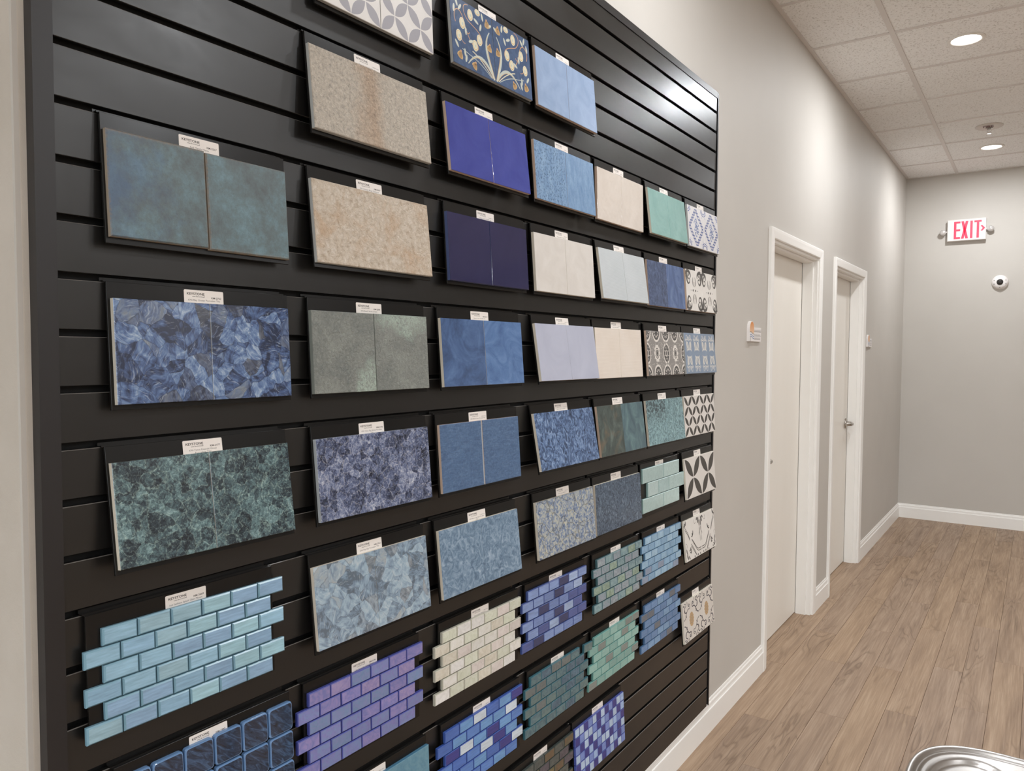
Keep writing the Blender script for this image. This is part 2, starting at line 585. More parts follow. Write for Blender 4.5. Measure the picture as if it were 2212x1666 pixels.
for i, (x, y) in enumerate([(0.697, 1.68)] + [(x_, y_) for x_ in (2.526, 4.355, 6.0) for y_ in (-3.33, -0.83, 1.68, 4.19) if x_ > 3 or y_ < 3]):
    downlight(x, y, 'round recessed ceiling light of the showroom, outside the picture', 0.78 if x < 1 else 1.0)

# ------------------------------------------------------------------ slatwall display panel
def m_slat(nb):
    v = nb.coord((1, 1, 1))
    n = nb.noise(v, 3.5, 4, 0.6)
    f = nb.noise(v, 420.0, 2)
    sm = nb.noise(nb.coord((1, 1.0, 2.2)), 7.0, 5, 0.6, 0.4)
    return dict(base=nb.mix(n, lin('#161514'), lin('#1A1918')), rough=nb.bw(sm, 0.35, 0.7, 0.30, 0.37), spec=0.6, bump=(f, 0.05, 0.0003))
MSLAT = mat('black_satin_laminate', m_slat)
MTRB = mat('black_vinyl_trim', base=lin('#211F20'), rough=0.42)
MVOID = mat('black_groove_back', base=lin('#0B0B0B'), rough=0.7)
MLIP = mat('groove_lip_glint', base=lin('#6E6A66'), rough=0.35)  # lighter grey paints in the light caught along each slat's top chamfer
sw = empty('slatwall_panel', (0, PW / 2, 0.0))
tag(sw, 'black slatwall display panel covering the wall beside the doors', 'slatwall')
OPEN = 0.0098
def slat_mesh(zt, zb):
    """T-shaped section: lips at front, narrower core behind"""
    c = 0.0007
    xb, xl = -0.0165, -0.0075
    q = 0.0062
    prof = [(0.0, zb + c), (0.0, zt - 0.0010), (-0.0012, zt), (xl, zt), (xl, zt - q), (xb, zt - q), (xb, zb + q), (xl, zb + q), (xl, zb), (-c, zb)]
    return prof
sl_me = None
y0, y1 = -PW / 2, PW / 2
for k in range(-7, 25):
    zt = G0 - GP * k
    zb = G0 - GP * (k + 1) + OPEN
    if k == 24:
        zb = BH + 0.0005
    if k == -7:
        zt = G0 + 7 * GP - 0.006
    hgt = zt - zb
    if abs(hgt - (GP - OPEN)) < 1e-6 and sl_me:
        o = link('slat', sl_me, sw)
    else:
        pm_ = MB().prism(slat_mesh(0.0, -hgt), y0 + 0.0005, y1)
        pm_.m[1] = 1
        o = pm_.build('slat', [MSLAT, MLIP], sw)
        if abs(hgt - (GP - OPEN)) < 1e-6:
            sl_me = o.data
    o.location = (0, 0, zt)
MB().box(-0.0183, -0.0166, y0, y1, BH + 0.001, G0 + 7 * GP - 0.004).build('backing_sheet', MVOID, sw)
# L-shaped edge trims
ZT = G0 + 7 * GP + 0.006
MB().box(-0.0183, 0.0022, y0 - 0.0255, y0 - 0.0235, BH + 0.001, ZT).box(0.0004, 0.0022, y0 - 0.0235, y0, BH + 0.001, ZT).box(-0.0183, -0.001, y0 - 0.0235, y0 - 0.0002, BH + 0.001, ZT - 0.003).build('edge_trim', MTRB, sw)
MB().box(-0.0183, 0.003, y1 + 0.0135, y1 + 0.0165, BH + 0.001, ZT).box(0.0012, 0.003, y1 + 0.0065, y1 + 0.0135, BH + 0.001, ZT).box(-0.0183, -0.006, y1 + 0.0005, y1 + 0.0135, BH + 0.001, ZT - 0.003, 1).build('edge_trim', [MTRB, MVOID], sw)
MB().box(-0.0183, 0.0022, y0 - 0.0235, y1 + 0.0135, ZT, ZT + 0.002).box(0.0004, 0.0022, y0, y1 + 0.0065, ZT - 0.0215, ZT).build('edge_trim', MTRB, sw)

# ------------------------------------------------------------------ lettering
def text_geo(s, width=None, height=None, bold=False):
    cu = bpy.data.curves.new('t', 'FONT')
    cu.body = s
    cu.size = 1.0
    cu.resolution_u = 2
    if bold:
        cu.offset = 0.022
    ob = bpy.data.objects.new('t', cu)
    COL.objects.link(ob)
    dg = bpy.context.evaluated_depsgraph_get()
    me = bpy.data.meshes.new_from_object(ob.evaluated_get(dg))
    vs = [(v.co.x, v.co.y) for v in me.vertices]
    fs = [tuple(p.vertices) for p in me.polygons]
    bpy.data.meshes.remove(me)
    bpy.data.objects.remove(ob, do_unlink=True)
    bpy.data.curves.remove(cu)
    if not vs:
        return [], []
    xa, xb = min(v[0] for v in vs), max(v[0] for v in vs)
    cap = 0.70
    sx = sy = 1.0
    if height:
        sy = sx = height / cap
    if width:
        sx = width / (xb - xa)
        if not height:
            sy = sx
    return [((x - xa) * sx, y * sy) for x, y in vs], fs

class Flat:
    """2-D shapes collected on a plane x = const (y right, z up)"""
    def __init__(self, x, lift=0.00002):
        self.x = x; self.mb = MB(); self.k = 0; self.lift = lift
    def poly(self, pts, m=0, dx=0.0):
        a = sum(pts[i][0] * pts[(i + 1) % len(pts)][1] - pts[(i + 1) % len(pts)][0] * pts[i][1] for i in range(len(pts)))
        if a < 0:
            pts = pts[::-1]
        self.mb.add([(self.x + dx, p[0], p[1]) for p in pts], [tuple(range(len(pts)))], m)
    def geo(self, vf, y, z, m=0, dx=0.0):
        vs, fs = vf
        if vs:
            self.mb.add([(self.x + dx, y + a, z + b) for a, b in vs], fs, m)
    def ell(self, cy, cz, ry, rz, m=0, rot=0.0, seg=14, dx=0.0):
        c, s = math.cos(rot), math.sin(rot)
        self.poly([(cy + ry * math.cos(t) * c - rz * math.sin(t) * s, cz + ry * math.cos(t) * s + rz * math.sin(t) * c)
                   for t in [2 * math.pi * i / seg for i in range(seg)]], m, dx)
    def ring(self, cy, cz, r0, r1, m=0, seg=20, a0=0.0, a1=2 * math.pi, dx=0.0, asp=1.0):
        for i in range(seg):
            t0 = a0 + (a1 - a0) * i / seg; t1 = a0 + (a1 - a0) * (i + 1) / seg
            self.poly([(cy + r0 * math.cos(t0), cz + asp * r0 * math.sin(t0)), (cy + r1 * math.cos(t0), cz + asp * r1 * math.sin(t0)),
                       (cy + r1 * math.cos(t1), cz + asp * r1 * math.sin(t1)), (cy + r0 * math.cos(t1), cz + asp * r0 * math.sin(t1))], m, dx)
    def strip(self, pts, w, m=0, dx=0.0, taper=None):
        n = len(pts)
        L, Rr = [], []
        for i, p in enumerate(pts):
            a = pts[max(i - 1, 0)]; b = pts[min(i + 1, n - 1)]
            tx, ty = b[0] - a[0], b[1] - a[1]
            l = math.hypot(tx, ty) or 1
            ww = w * 0.5 * (taper(i / (n - 1)) if taper else 1.0)
            L.append((p[0] - ty / l * ww, p[1] + tx / l * ww)); Rr.append((p[0] + ty / l * ww, p[1] - tx / l * ww))
        for i in range(n - 1):
            self.poly([Rr[i], Rr[i + 1], L[i + 1], L[i]], m, dx)
    def petal(self, a, b, wid, m=0, seg=8, dx=0.0):
        tx, ty = b[0] - a[0], b[1] - a[1]
        l = math.hypot(tx, ty); ux, uy = tx / l, ty / l
        up, dn = [], []
        for i in range(seg + 1):
            t = i / seg
            h = wid * 0.5 * math.sin(math.pi * t) ** 0.85
            px, py = a[0] + tx * t, a[1] + ty * t
            up.append((px - uy * h, py + ux * h)); dn.append((px + uy * h, py - ux * h))
        self.poly(dn + up[::-1][1:-1], m, dx)
    def build(self, name, mats, parent=None):
        return self.mb.build(name, mats, parent)

def arc(cy, cz, r, a0, a1, n=12, asp=1.0):
    return [(cy + r * math.cos(a0 + (a1 - a0) * i / n), cz + asp * r * math.sin(a0 + (a1 - a0) * i / n)) for i in range(n + 1)]
def spiral(cy, cz, r0, r1, a0, a1, n=16, asp=1.0):
    return [(cy + (r0 + (r1 - r0) * i / n) * math.cos(a0 + (a1 - a0) * i / n), cz + asp * (r0 + (r1 - r0) * i / n) * math.sin(a0 + (a1 - a0) * i / n)) for i in range(n + 1)]
def bez(p0, p1, p2, p3, n=12):
    out = []
    for i in range(n + 1):
        t = i / n; s = 1 - t
        out.append(tuple(s ** 3 * a + 3 * s * s * t * b + 3 * s * t * t * c + t ** 3 * d for a, b, c, d in zip(p0, p1, p2, p3)))
    return out

# ------------------------------------------------------------------ sample board parts
MBOARD = mat('black_acrylic', base=lin('#181716'), rough=0.26, spec=0.26)
MLABEL = mat('white_label_paper', base=lin('#E6DFD9'), rough=0.55)
MINK = mat('dark_print', base=lin('#3A3532'), rough=0.6)
MINK2 = mat('grey_print', base=lin('#4E4946'), rough=0.6)
BW, BHT = 0.305, 0.178
# board: plate with hook that drops into the groove
bm_ = MB().cbox(0.0, 0.004, -BW / 2, BW / 2, -BHT, 0.0, 0.0004)
bm_.box(-0.0125, 0.0, -BW / 2 - 0.002, BW / 2 - 0.004, 0.0, 0.0022)
bm_.box(-0.0125, -0.0105, -BW / 2 - 0.002, BW / 2 - 0.004, 0.0022, 0.0068)
ob = bm_.build('backing_board', MBOARD); BOARD_ME = ob.data; bpy.data.objects.remove(ob)
LW, LH = 0.0667, 0.0262
def label_mesh():
    r = 0.0018
    pts = []
    for (cy, cz, a) in ((LW / 2 - r, LH / 2 - r, 0), (-LW / 2 + r, LH / 2 - r, 90), (-LW / 2 + r, -LH / 2 + r, 180), (LW / 2 - r, -LH / 2 + r, 270)):
        pts += arc(cy, cz, r, math.radians(a), math.radians(a + 90), 3)
    mb = MB()
    n = len(pts)
    mb.add([(0.0002, y, z) for y, z in pts] + [(0, y, z) for y, z in pts], [tuple(range(n))] + [(i, n + i, n + (i + 1) % n, (i + 1) % n) for i in range(n)])
    o = mb.build('label', MLABEL); m = o.data; bpy.data.objects.remove(o); return m
LABEL_ME = label_mesh()
def logo_mesh():
    f = Flat(0.00026)
    y0 = -LW / 2
    f.geo(text_geo('KEYSTONE', width=0.0292, height=0.0035, bold=True), y0 + 0.0048, 0.0056)
    f.geo(text_geo('DBA BAYSTONE', width=0.0205, height=0.0012, bold=True), y0 + 0.0136, 0.0025)
    for dy, h in ((0.0200, 0.0022), (0.0245, 0.0009), (0.0285, 0.0012), (0.0335, 0.0022)):
        f.poly([(y0 + dy, 0.0054 - h), (y0 + dy + 0.0003, 0.0054 - h), (y0 + dy + 0.0003, 0.0054), (y0 + dy, 0.0054)])
    o = f.build('logo_lettering', MINK); m = o.data; bpy.data.objects.remove(o); return m
LOGO_ME = logo_mesh()
def code_mesh(code, name):
    f = Flat(0.00026)
    y0 = -LW / 2
    def dashes(ya, yb, z, h, seed):
        r = random.Random(seed)
        y = ya
        while y < yb:
            w = r.uniform(0.0006, 0.0011)
            hh = h * r.choice((0.7, 0.7, 1.0))
            f.poly([(y, z), (y + w * 0.55, z), (y + w * 0.55, z + hh), (y, z + hh)])
            f.poly([(y, z), (y + w, z), (y + w, z + h * 0.15), (y, z + h * 0.15)])
            y += w + (0.0004 if r.random() > 0.18 else 0.0016)
    if code:
        f.geo(text_geo(code, width=0.0172, height=0.0027, bold=True), y0 + 0.0457, 0.0009)
    else:
        dashes(y0 + 0.0457, y0 + 0.0625, 0.0009, 0.0022, 3)
    if name:
        lines = name.split('|')
        z = -0.0034
        for ln in lines:
            wd = min(0.054, 0.00195 * len(ln))
            f.geo(text_geo(ln, width=wd, height=0.0026), -wd / 2, z)
            z -= 0.0042
    else:
        dashes(-0.022, 0.022, -0.0034, 0.0020, 5)
    o = f.build('print_lettering', MINK2); m = o.data; bpy.data.objects.remove(o); return m
CODE_CACHE = {}

def board(key, n, yc, xb, label, code=None, name=None, ly=-0.004, bdy=0.0):
    a = math.atan2(xb - 0.016, 0.147)
    r = empty('tile_sample_board', (0.0042, yc, G0 - GP * n + 0.0002), (0, -a, 0))
    tag(r, label, 'tile sample', 'tile sample boards hung on the slatwall')
    o = link('backing_board', BOARD_ME, r)
    o.location = (0, bdy, 0)
    lb = link('label', LABEL_ME, r)
    lb.location = (0.00405, ly + bdy, -0.0028 - LH / 2)
    lb['label'] = 'white paper product label'
    link('logo_lettering', LOGO_ME, lb)
    ck = (code, name)
    if ck not in CODE_CACHE:
        CODE_CACHE[ck] = code_mesh(code, name)
    link('print_lettering', CODE_CACHE[ck], lb)
    return r

DZT = -0.0232
TH, TT = 0.1475, 0.0080
def pair(root, face, edge, w=0.303, gap=0.0012, face2=None, ch=0.0008, h=TH, t=TT, dz=(0, 0), names=('tile', 'tile'), dz0=DZT):
    hw = (w - gap) / 2
    out = []
    for i, (ya, yb) in enumerate(((-w / 2, -w / 2 + hw), (w / 2 - hw, w / 2))):
        mb = MB().cbox(0.00405, 0.00405 + t, ya, yb, dz0 - h + dz[i], dz0 + dz[i], ch, 0, 1)
        out.append(mb.build('tile', [face2 if (i and face2) else face, edge], root))
    return out
def single(root, face, edge, w=0.303, ch=0.0012, h=TH, t=TT, dz0=DZT):
    return MB().cbox(0.00405, 0.00405 + t, -w / 2, w / 2, dz0 - h, dz0, ch, 0, 1).build('tile', [face, edge], root)
XF = 0.00405 + TT      # tile face in board space
ZC = DZT - TH / 2      # tile centre

MCLAY = mat('terracotta_bisque', base=lin('#CFB7A4'), rough=0.8)
MBISQ = mat('pale_bisque', base=lin('#D8D0C0'), rough=0.75)
MGREYED = mat('grey_porcelain_edge', base=lin('#B4B6B4'), rough=0.75)

K = 1.05   # photograph grey of a fully lit face -> paint
SAT = 0.80
def c_(h, k=None):
    r, g, b, a = lin(h, K if k is None else k)
    y = 0.2126 * r + 0.7152 * g + 0.0722 * b
    return (y + (r - y) * SAT, y + (g - y) * SAT, y + (b - y) * SAT, 1.0)

# ---- plain glazes
def glaze(name, a, b, rough=0.12, scale=14.0, wob=0.25, wscale=22.0, coat=0.0, dist=1.0, detail=4):
    def fn(nb):
        v = nb.coord()
        n1 = nb.noise(v, scale, detail, 0.55, dist)
        n2 = nb.noise(v, wscale, 2, 0.5)
        return dict(base=nb.mix(nb.bw(n1, 0.3, 0.7), c_(a), c_(b)), rough=rough, coat=coat, bump=(n2, wob, 0.004))
    return mat(name, fn)
def rough_stone(name, stops, scale=80.0, bump=0.6, bscale=120.0, rough=0.7, warm=None, detail=6, spec=0.35, stretch=(1, 1, 1)):
    def fn(nb):
        v = nb.coord(stretch)
        n1 = nb.noise(v, scale, detail, 0.62, 0.5)
        n2 = nb.noise(v, bscale, 6, 0.66, 0.8)
        c = nb.ramp(n1, [(p, c_(h)) for p, h in stops])
        if warm:
            c = warm(nb, v, c)
        return dict(base=c, rough=rough, spec=spec, bump=(n2, bump, 0.004))
    return mat(name, fn)
def shell(name, cols, cell=34.0, streak=170.0, rough=0.10, edge='#20283A', edgew=0.02, warp=0.02, grey='#6A6C6C', light='#B4C4D6'):
    """overlapping shell slices, each with its own streak direction"""
    def fn(nb):
        v = nb.coord()
        wv = nb.n('ShaderNodeVectorMath', {0: nb.noise(v, 30.0, 2, out='Color'), 1: (warp, warp, warp)}, operation='MULTIPLY').outputs[0]
        vv = nb.addv(v, wv)
        _, y, z = nb.sep(vv)
        v2 = nb.comb(0.0, y, z)
        col = nb.vor(v2, cell, 'F1', 'Color')
        r, g, b = nb.sep(col)
        ed = nb.vor(v2, cell, 'DISTANCE_TO_EDGE', 'Distance')
        th = nb.math('MULTIPLY', r, 6.283)
        t = nb.math('ADD', nb.math('MULTIPLY', y, nb.math('COSINE', th)), nb.math('MULTIPLY', z, nb.math('SINE', th)))
        s = nb.math('SUBTRACT', nb.math('MULTIPLY', z, nb.math('COSINE', th)), nb.math('MULTIPLY', y, nb.math('SINE', th)))
        sv = nb.comb(nb.math('MULTIPLY', t, streak), nb.math('MULTIPLY', s, streak * 0.16), nb.math('MULTIPLY', g, 40.0))
        st = nb.noise(sv, 1.0, 5, 0.6, 0.7)
        big = nb.noise(v, 45.0, 3, 0.6, 1.2)
        f = nb.math('ADD', nb.math('MULTIPLY', st, 0.62), nb.math('ADD', nb.math('MULTIPLY', b, 0.34), nb.math('MULTIPLY', nb.math('SUBTRACT', big, 0.55), 1.0)))
        c = nb.ramp(f, [(p, c_(h)) for p, h in cols])
        c = nb.mix(nb.math('MULTIPLY', nb.bw(g, 0.78, 0.84), nb.bw(big, 0.35, 0.65, 0.1, 0.75)), c, c_(grey))
        hl = nb.noise(nb.comb(nb.math('MULTIPLY', t, streak * 2.2), nb.math('MULTIPLY', s, streak * 0.3), nb.math('MULTIPLY', b, 30.0)), 1.0, 3, 0.6, 0.5)
        c = nb.mix(nb.math('MULTIPLY', nb.bw(hl, 0.58, 0.72), 0.55), c, c_(light))
        c = nb.mix(nb.math('MULTIPLY', nb.bw(ed, 0.0, edgew, 1.0, 0.0), 0.55), c, c_(edge))
        return dict(base=c, rough=rough, coat=0.25)
    return mat(name, fn)
def crystal(name, cols, cell=95.0, vein='#B9C2CC', rough=0.10, vw=0.05, va=0.6, warp=0.022, grain=0.5):
    """fractured mineral: facets at two sizes, fibrous grain, pale veins along some of the breaks"""
    def fn(nb):
        v = nb.coord()
        wv = nb.n('ShaderNodeVectorMath', {0: nb.noise(v, 42.0, 5, 0.62, out='Color'), 1: (warp, warp, warp)}, operation='MULTIPLY').outputs[0]
        _, y, z = nb.sep(nb.addv(v, wv))
        v2 = nb.comb(0.0, y, z)
        col = nb.vor(v2, cell, 'F1', 'Color')
        r, g, b = nb.sep(col)
        col2 = nb.vor(v2, cell * 2.3, 'F1', 'Color')
        r2, g2, b2 = nb.sep(col2)
        ed = nb.vor(v2, cell, 'DISTANCE_TO_EDGE', 'Distance')
        ed2 = nb.vor(v2, cell * 2.3, 'DISTANCE_TO_EDGE', 'Distance')
        th = nb.math('MULTIPLY', g, 6.283)
        t = nb.math('ADD', nb.math('MULTIPLY', y, nb.math('COSINE', th)), nb.math('MULTIPLY', z, nb.math('SINE', th)))
        fib = nb.noise(nb.comb(nb.math('MULTIPLY', t, 330.0), nb.math('MULTIPLY', b, 60.0), nb.math('MULTIPLY', y, 60.0)), 1.0, 4, 0.65, 0.8)
        gr = nb.noise(v, 150.0, 7, 0.7, 1.4)
        big = nb.noise(v, 34.0, 3, 0.6, 0.5)
        f = nb.math('ADD', nb.math('MULTIPLY', r, 0.26), nb.math('ADD', nb.math('MULTIPLY', r2, 0.16), nb.math('MULTIPLY', nb.math('SUBTRACT', gr, 0.42), grain)))
        f = nb.math('ADD', f, nb.math('ADD', nb.math('MULTIPLY', nb.math('SUBTRACT', fib, 0.3), 0.42), nb.math('MULTIPLY', nb.math('SUBTRACT', big, 0.45), 0.5)))
        c = nb.ramp(f, [(p, c_(h)) for p, h in cols])
        vm = nb.math('MAXIMUM', nb.bw(ed, 0.0, vw, 1.0, 0.0), nb.math('MULTIPLY', nb.bw(ed2, 0.0, vw * 0.8, 1.0, 0.0), 0.6))
        vm = nb.math('MULTIPLY', vm, nb.math('MULTIPLY', nb.bw(gr, 0.42, 0.62), va), True)
        c = nb.mix(vm, c, c_(vein))
        dk = nb.math('MULTIPLY', nb.bw(ed, 0.0, 0.02, 1.0, 0.0), nb.bw(big, 0.6, 0.4))
        c = nb.mix(nb.math('MULTIPLY', dk, 0.6, True), c, cols[0] and c_(cols[0][1]))
        return dict(base=c, rough=rough, coat=0.25)
    return mat(name, fn)
def marble(name, cols, scale=30.0, dist=3.0, rough=0.12, bump=0.0, stretch=(1, 1, 1), detail=8, rot=0.0):
    def fn(nb):
        v = nb.coord(stretch, rot=rot)
        f = nb.noise(v, scale, detail, 0.62, dist)
        d = dict(base=nb.ramp(f, [(p, c_(h)) for p, h in cols]), rough=rough)
        if bump:
            d['bump'] = (nb.noise(v, scale * 1.5, 6, 0.6, dist), bump, 0.003)
        return d
    return mat(name, fn)
def ribbed(name, a, b, pitch=0.0036):
    def fn(nb):
        v = nb.coord()
        _, y, z = nb.sep(v)
        w = nb.math('SINE', nb.math('MULTIPLY', z, 2 * math.pi / pitch))
        n1 = nb.noise(v, 12.0, 3)
        c = nb.mix(nb.bw(n1, 0.3, 0.7), c_(a), c_(b))
        return dict(base=c, rough=0.5, bump=(w, 0.25, 0.0004))
    return mat(name, fn)

TILES = {}
COLS = [0.207, 0.560, 0.917, 1.266, 1.597, 1.930, 2.258]

# ---- printed motifs ------------------------------------------------------------
def flatmat(name, h, rough=0.3):
    return mat(name, base=c_(h), rough=rough)
def halves(w=0.303, gap=0.0012):
    hw = (w - gap) / 2
    return [(-w / 2, -w / 2 + hw), (w / 2 - hw, w / 2)]
ZB, ZTP = DZT - TH, DZT
def motif(root, mats, draw, w=0.303):
    """draw(f, ya, yb, za, zb, side): one printed layer per tile"""
    for i, (ya, yb) in enumerate(halves(w)):
        f = Flat(XF + 0.00008)
        draw(f, ya + 0.0009, yb - 0.0009, ZB + 0.0009, ZTP - 0.0009, i)
        f.build('glazed_motif', mats, root)
def petals(n, ratio=0.34):
    def d(f, ya, yb, za, zb, i):
        w, h = (yb - ya) / n, (zb - za) / n
        for a in range(n):
            for b in range(n):
                cy, cz = ya + (a + .5) * w, za + (b + .5) * h
                for sy in (-1, 1):
                    for sz in (-1, 1):
                        p = (cy + sy * w * 0.015, cz + sz * h * 0.015)
                        q = (cy + sy * w * 0.49, cz + sz * h * 0.49)
                        f.petal(p, q, math.hypot(w, h) * 0.5 * ratio)
    return d

def d_floral(f, ya, yb, za, zb, side):
    W_, H_ = yb - ya, zb - za
    def P(u, v):
        u = min(max(u, 0.005), 0.995); v = min(max(v, 0.005), 0.995)
        return (ya + u * W_, za + v * H_) if side == 0 else (yb - u * W_, za + v * H_)
    def S(pts, w, m, k=0.0, tp=None):
        f.strip([P(*p) for p in pts], w, m, k, tp)
    tp = lambda t: 0.35 + 0.65 * math.sin(math.pi * min(1, t * 0.9 + 0.12))
    CR, YE, OR, PG, DK = 0, 1, 2, 3, 4
    def E(u, v, ru, rv, m, rot=0.0, k=0.0, seg=12):
        c = P(u, v)
        f.ell(c[0], c[1], ru * W_, rv * W_, m, rot if side == 0 else -rot, seg, k)
    # orange scrolls
    S(bez((.10, .62), (.02, .80), (.20, .92), (.28, .74)) + bez((.28, .74), (.34, .60), (.36, .45), (.56, .36))[1:], .0022, OR, .00002)
    S(bez((.42, .98), (.28, .98), (.26, .84), (.40, .74)) + bez((.40, .74), (.55, .68), (.74, .66), (.72, .50))[1:], .0020, OR, .00002)
    S(bez((.56, .36), (.62, .34), (.62, .42), (.60, .44)), .0018, OR, .00002)
    S(bez((.12, .50), (.20, .56), (.18, .34), (.30, .36)), .0016, OR, .00002)
    S(bez((.36, .60), (.30, .56), (.40, .50), (.42, .57)), .0018, OR, .00002)
    # strap leaves
    S(bez((.985, .02), (.86, .28), (.72, .50), (.92, .74)), .0075, PG, .00003, tp)
    S(bez((.975, .02), (.80, .30), (.58, .36), (.34, .08)), .0070, PG, .00003, tp)
    S(bez((.97, .02), (.90, .20), (.86, .34), (.82, .48)), .0022, CR, .00005)
    S(bez((.93, .03), (.80, .14), (.64, .26), (.46, .30)), .0022, CR, .00005)
    S(bez((.90, .03), (.82, .08), (.62, .20), (.40, .22), 10) + [(.22, .26)], .0016, PG, .00005)
    S(bez((.985, .05), (.90, .28), (.80, .50), (.86, .66)), .0013, YE, .00006)
    S(bez((.95, .03), (.78, .26), (.58, .30), (.42, .16)), .0013, YE, .00006)
    # medallions
    for u, v in ((.16, .44), (.462, .847), (.645, .95), (.256, .65), (.539, .41), (.655, .53)):
        E(u, v, .066, .086 if v < .93 else .05, CR, 0, .00004)
        E(u, v, .052, .070 if v < .93 else .038, YE, 0, .00006)
        E(u, v + .005, .044, .060 if v < .93 else .030, CR, 0, .00008)
        E(u + .008, v - .004, .016, .022, PG, 0, .0001)
    # flowers
    for u, v, rot, sc in ((.18, .20, -.4, 1.0), (.523, .134, -.6, .95), (.915, .537, -.3, .95), (.864, .90, .2, 1.0)):
        for k in (-1.0, -.5, 0, .5, 1.0):
            a = rot + k * .55 - math.pi / 2
            E(u + .050 * sc * math.cos(a), v + .055 * sc * math.sin(a), .058 * sc, .027 * sc, YE, a, .00006)
            E(u + .060 * sc * math.cos(a), v + .065 * sc * math.sin(a), .034 * sc, .004 * sc, OR, a, .00009, 8)
        E(u, v + .01, .02 * sc, .02 * sc, OR, 0, .00007)
    # pale leaves
    for u, v, rot in ((.10, .30, 2.2), (.28, .22, 1.6), (.30, .14, 1.3), (.148, .93, 1.9), (.22, .88, .9), (.76, .92, 1.8), (.93, .84, .5), (.70, .74, 1.2), (.60, .80, 2.7), (.33, .56, 1.6), (.44, .44, .4), (.08, .82, 1.4)):
        E(u, v, .062, .024, PG, rot, .00005)
        E(u, v, .05, .006, CR, rot, .00007, 8)

def d_majolica(f, ya, yb, za, zb, side):
    cy, cz = (ya + yb) / 2, (za + zb) / 2
    w, h = (yb - ya) / 2, (zb - za) / 2
    for s, ph in ((0.90, 0.0), (0.90, math.pi)):
        for q in range(4):
            a0, a1 = [(0, 1), (1, 0), (0, -1), (-1, 0)][q], [(1, 0), (0, -1), (-1, 0), (0, 1)][q]
            pts = []
            for i in range(25):
                t = i / 24
                y = a0[0] + (a1[0] - a0[0]) * t; z = a0[1] + (a1[1] - a0[1]) * t
                nx, nz = (a0[0] + a1[0]), (a0[1] + a1[1])
                wv = 0.075 * math.sin(t * 6 * math.pi + ph)
                pts.append((cy + w * 0.98 * s * (y + nx * wv), cz + h * 0.98 * s * (z + nz * wv)))
            f.strip(pts, 0.0040, 0)
    r = random.Random(4)
    for i in range(56):
        a = r.uniform(0, 6.28); rr = r.uniform(0, 1) ** 0.6
        f.ell(cy + w * .32 * rr * math.cos(a), cz + h * .46 * rr * math.sin(a), .0055, .0019, 1, r.uniform(0, 3.1), 8, .00003)
    f.strip([(cy, cz - h * .5), (cy + .001, cz + h * .4)], .0012, 0, .00004)
    for sy in (-1, 1):
        for sz in (-1, 1):
            oy, oz = cy + sy * w, cz + sz * h
            a0 = math.atan2(-sz, -sy)
            for rr in (0.20, 0.30):
                f.strip(arc(oy, oz, w * rr, a0 - .72, a0 + .72, 10), .0038, 0)
            f.strip(spiral(oy - sy * w * .36, oz - sz * h * .2, .004, .0015, 0, 5, 10), .0014, 1)
            f.strip(spiral(oy - sy * w * .2, oz - sz * h * .38, .004, .0015, 2, 7, 10), .0014, 1)

def d_scroll(f, ya, yb, za, zb, side):
    cy, cz = (ya + yb) / 2, (za + zb) / 2
    w, h = (yb - ya) / 2, (zb - za) / 2
    tp = lambda t: 1.15 - 0.75 * t
    for sy in (-1, 1):
        for sz in (-1, 1):
            X = lambda u, v: (cy + sy * u * w, cz + sz * v * h)
            f.strip([X(*p) for p in bez((.93, .93), (.98, .45), (.80, .20), (.58, .38))], .0125, 0, 0, tp)
            f.strip([X(*p) for p in bez((.58, .38), (.45, .52), (.62, .66), (.70, .52))], .0050, 0)
            f.strip([X(*p) for p in bez((.93, .93), (.55, .98), (.36, .80), (.44, .62))], .0115, 0, 0, tp)
            for k, (u, v) in enumerate(((.70, .76), (.60, .84), (.80, .64))):
                c = X(u, v)
                f.ell(c[0], c[1], .0085, .0036, 0, sy * sz * (.8 + .4 * k), 10)
            f.strip([X(*p) for p in bez((.06, .20), (.20, .30), (.20, .50), (.12, .66))], .0060, 1, 0, lambda t: .4 + math.sin(math.pi * t))
    for u in (-.16, .16):
        f.ell(cy + u * w, cz, .0052, .0044, 0)
    for u in (-.42, .42):
        f.ell(cy + u * w, cz, .0050, .0010, 0)
    for v in (-.3, .3):
        f.strip(arc(cy, cz + v * h, .0052, 0, 2 * math.pi, 14, 1.7), .0014, 1)

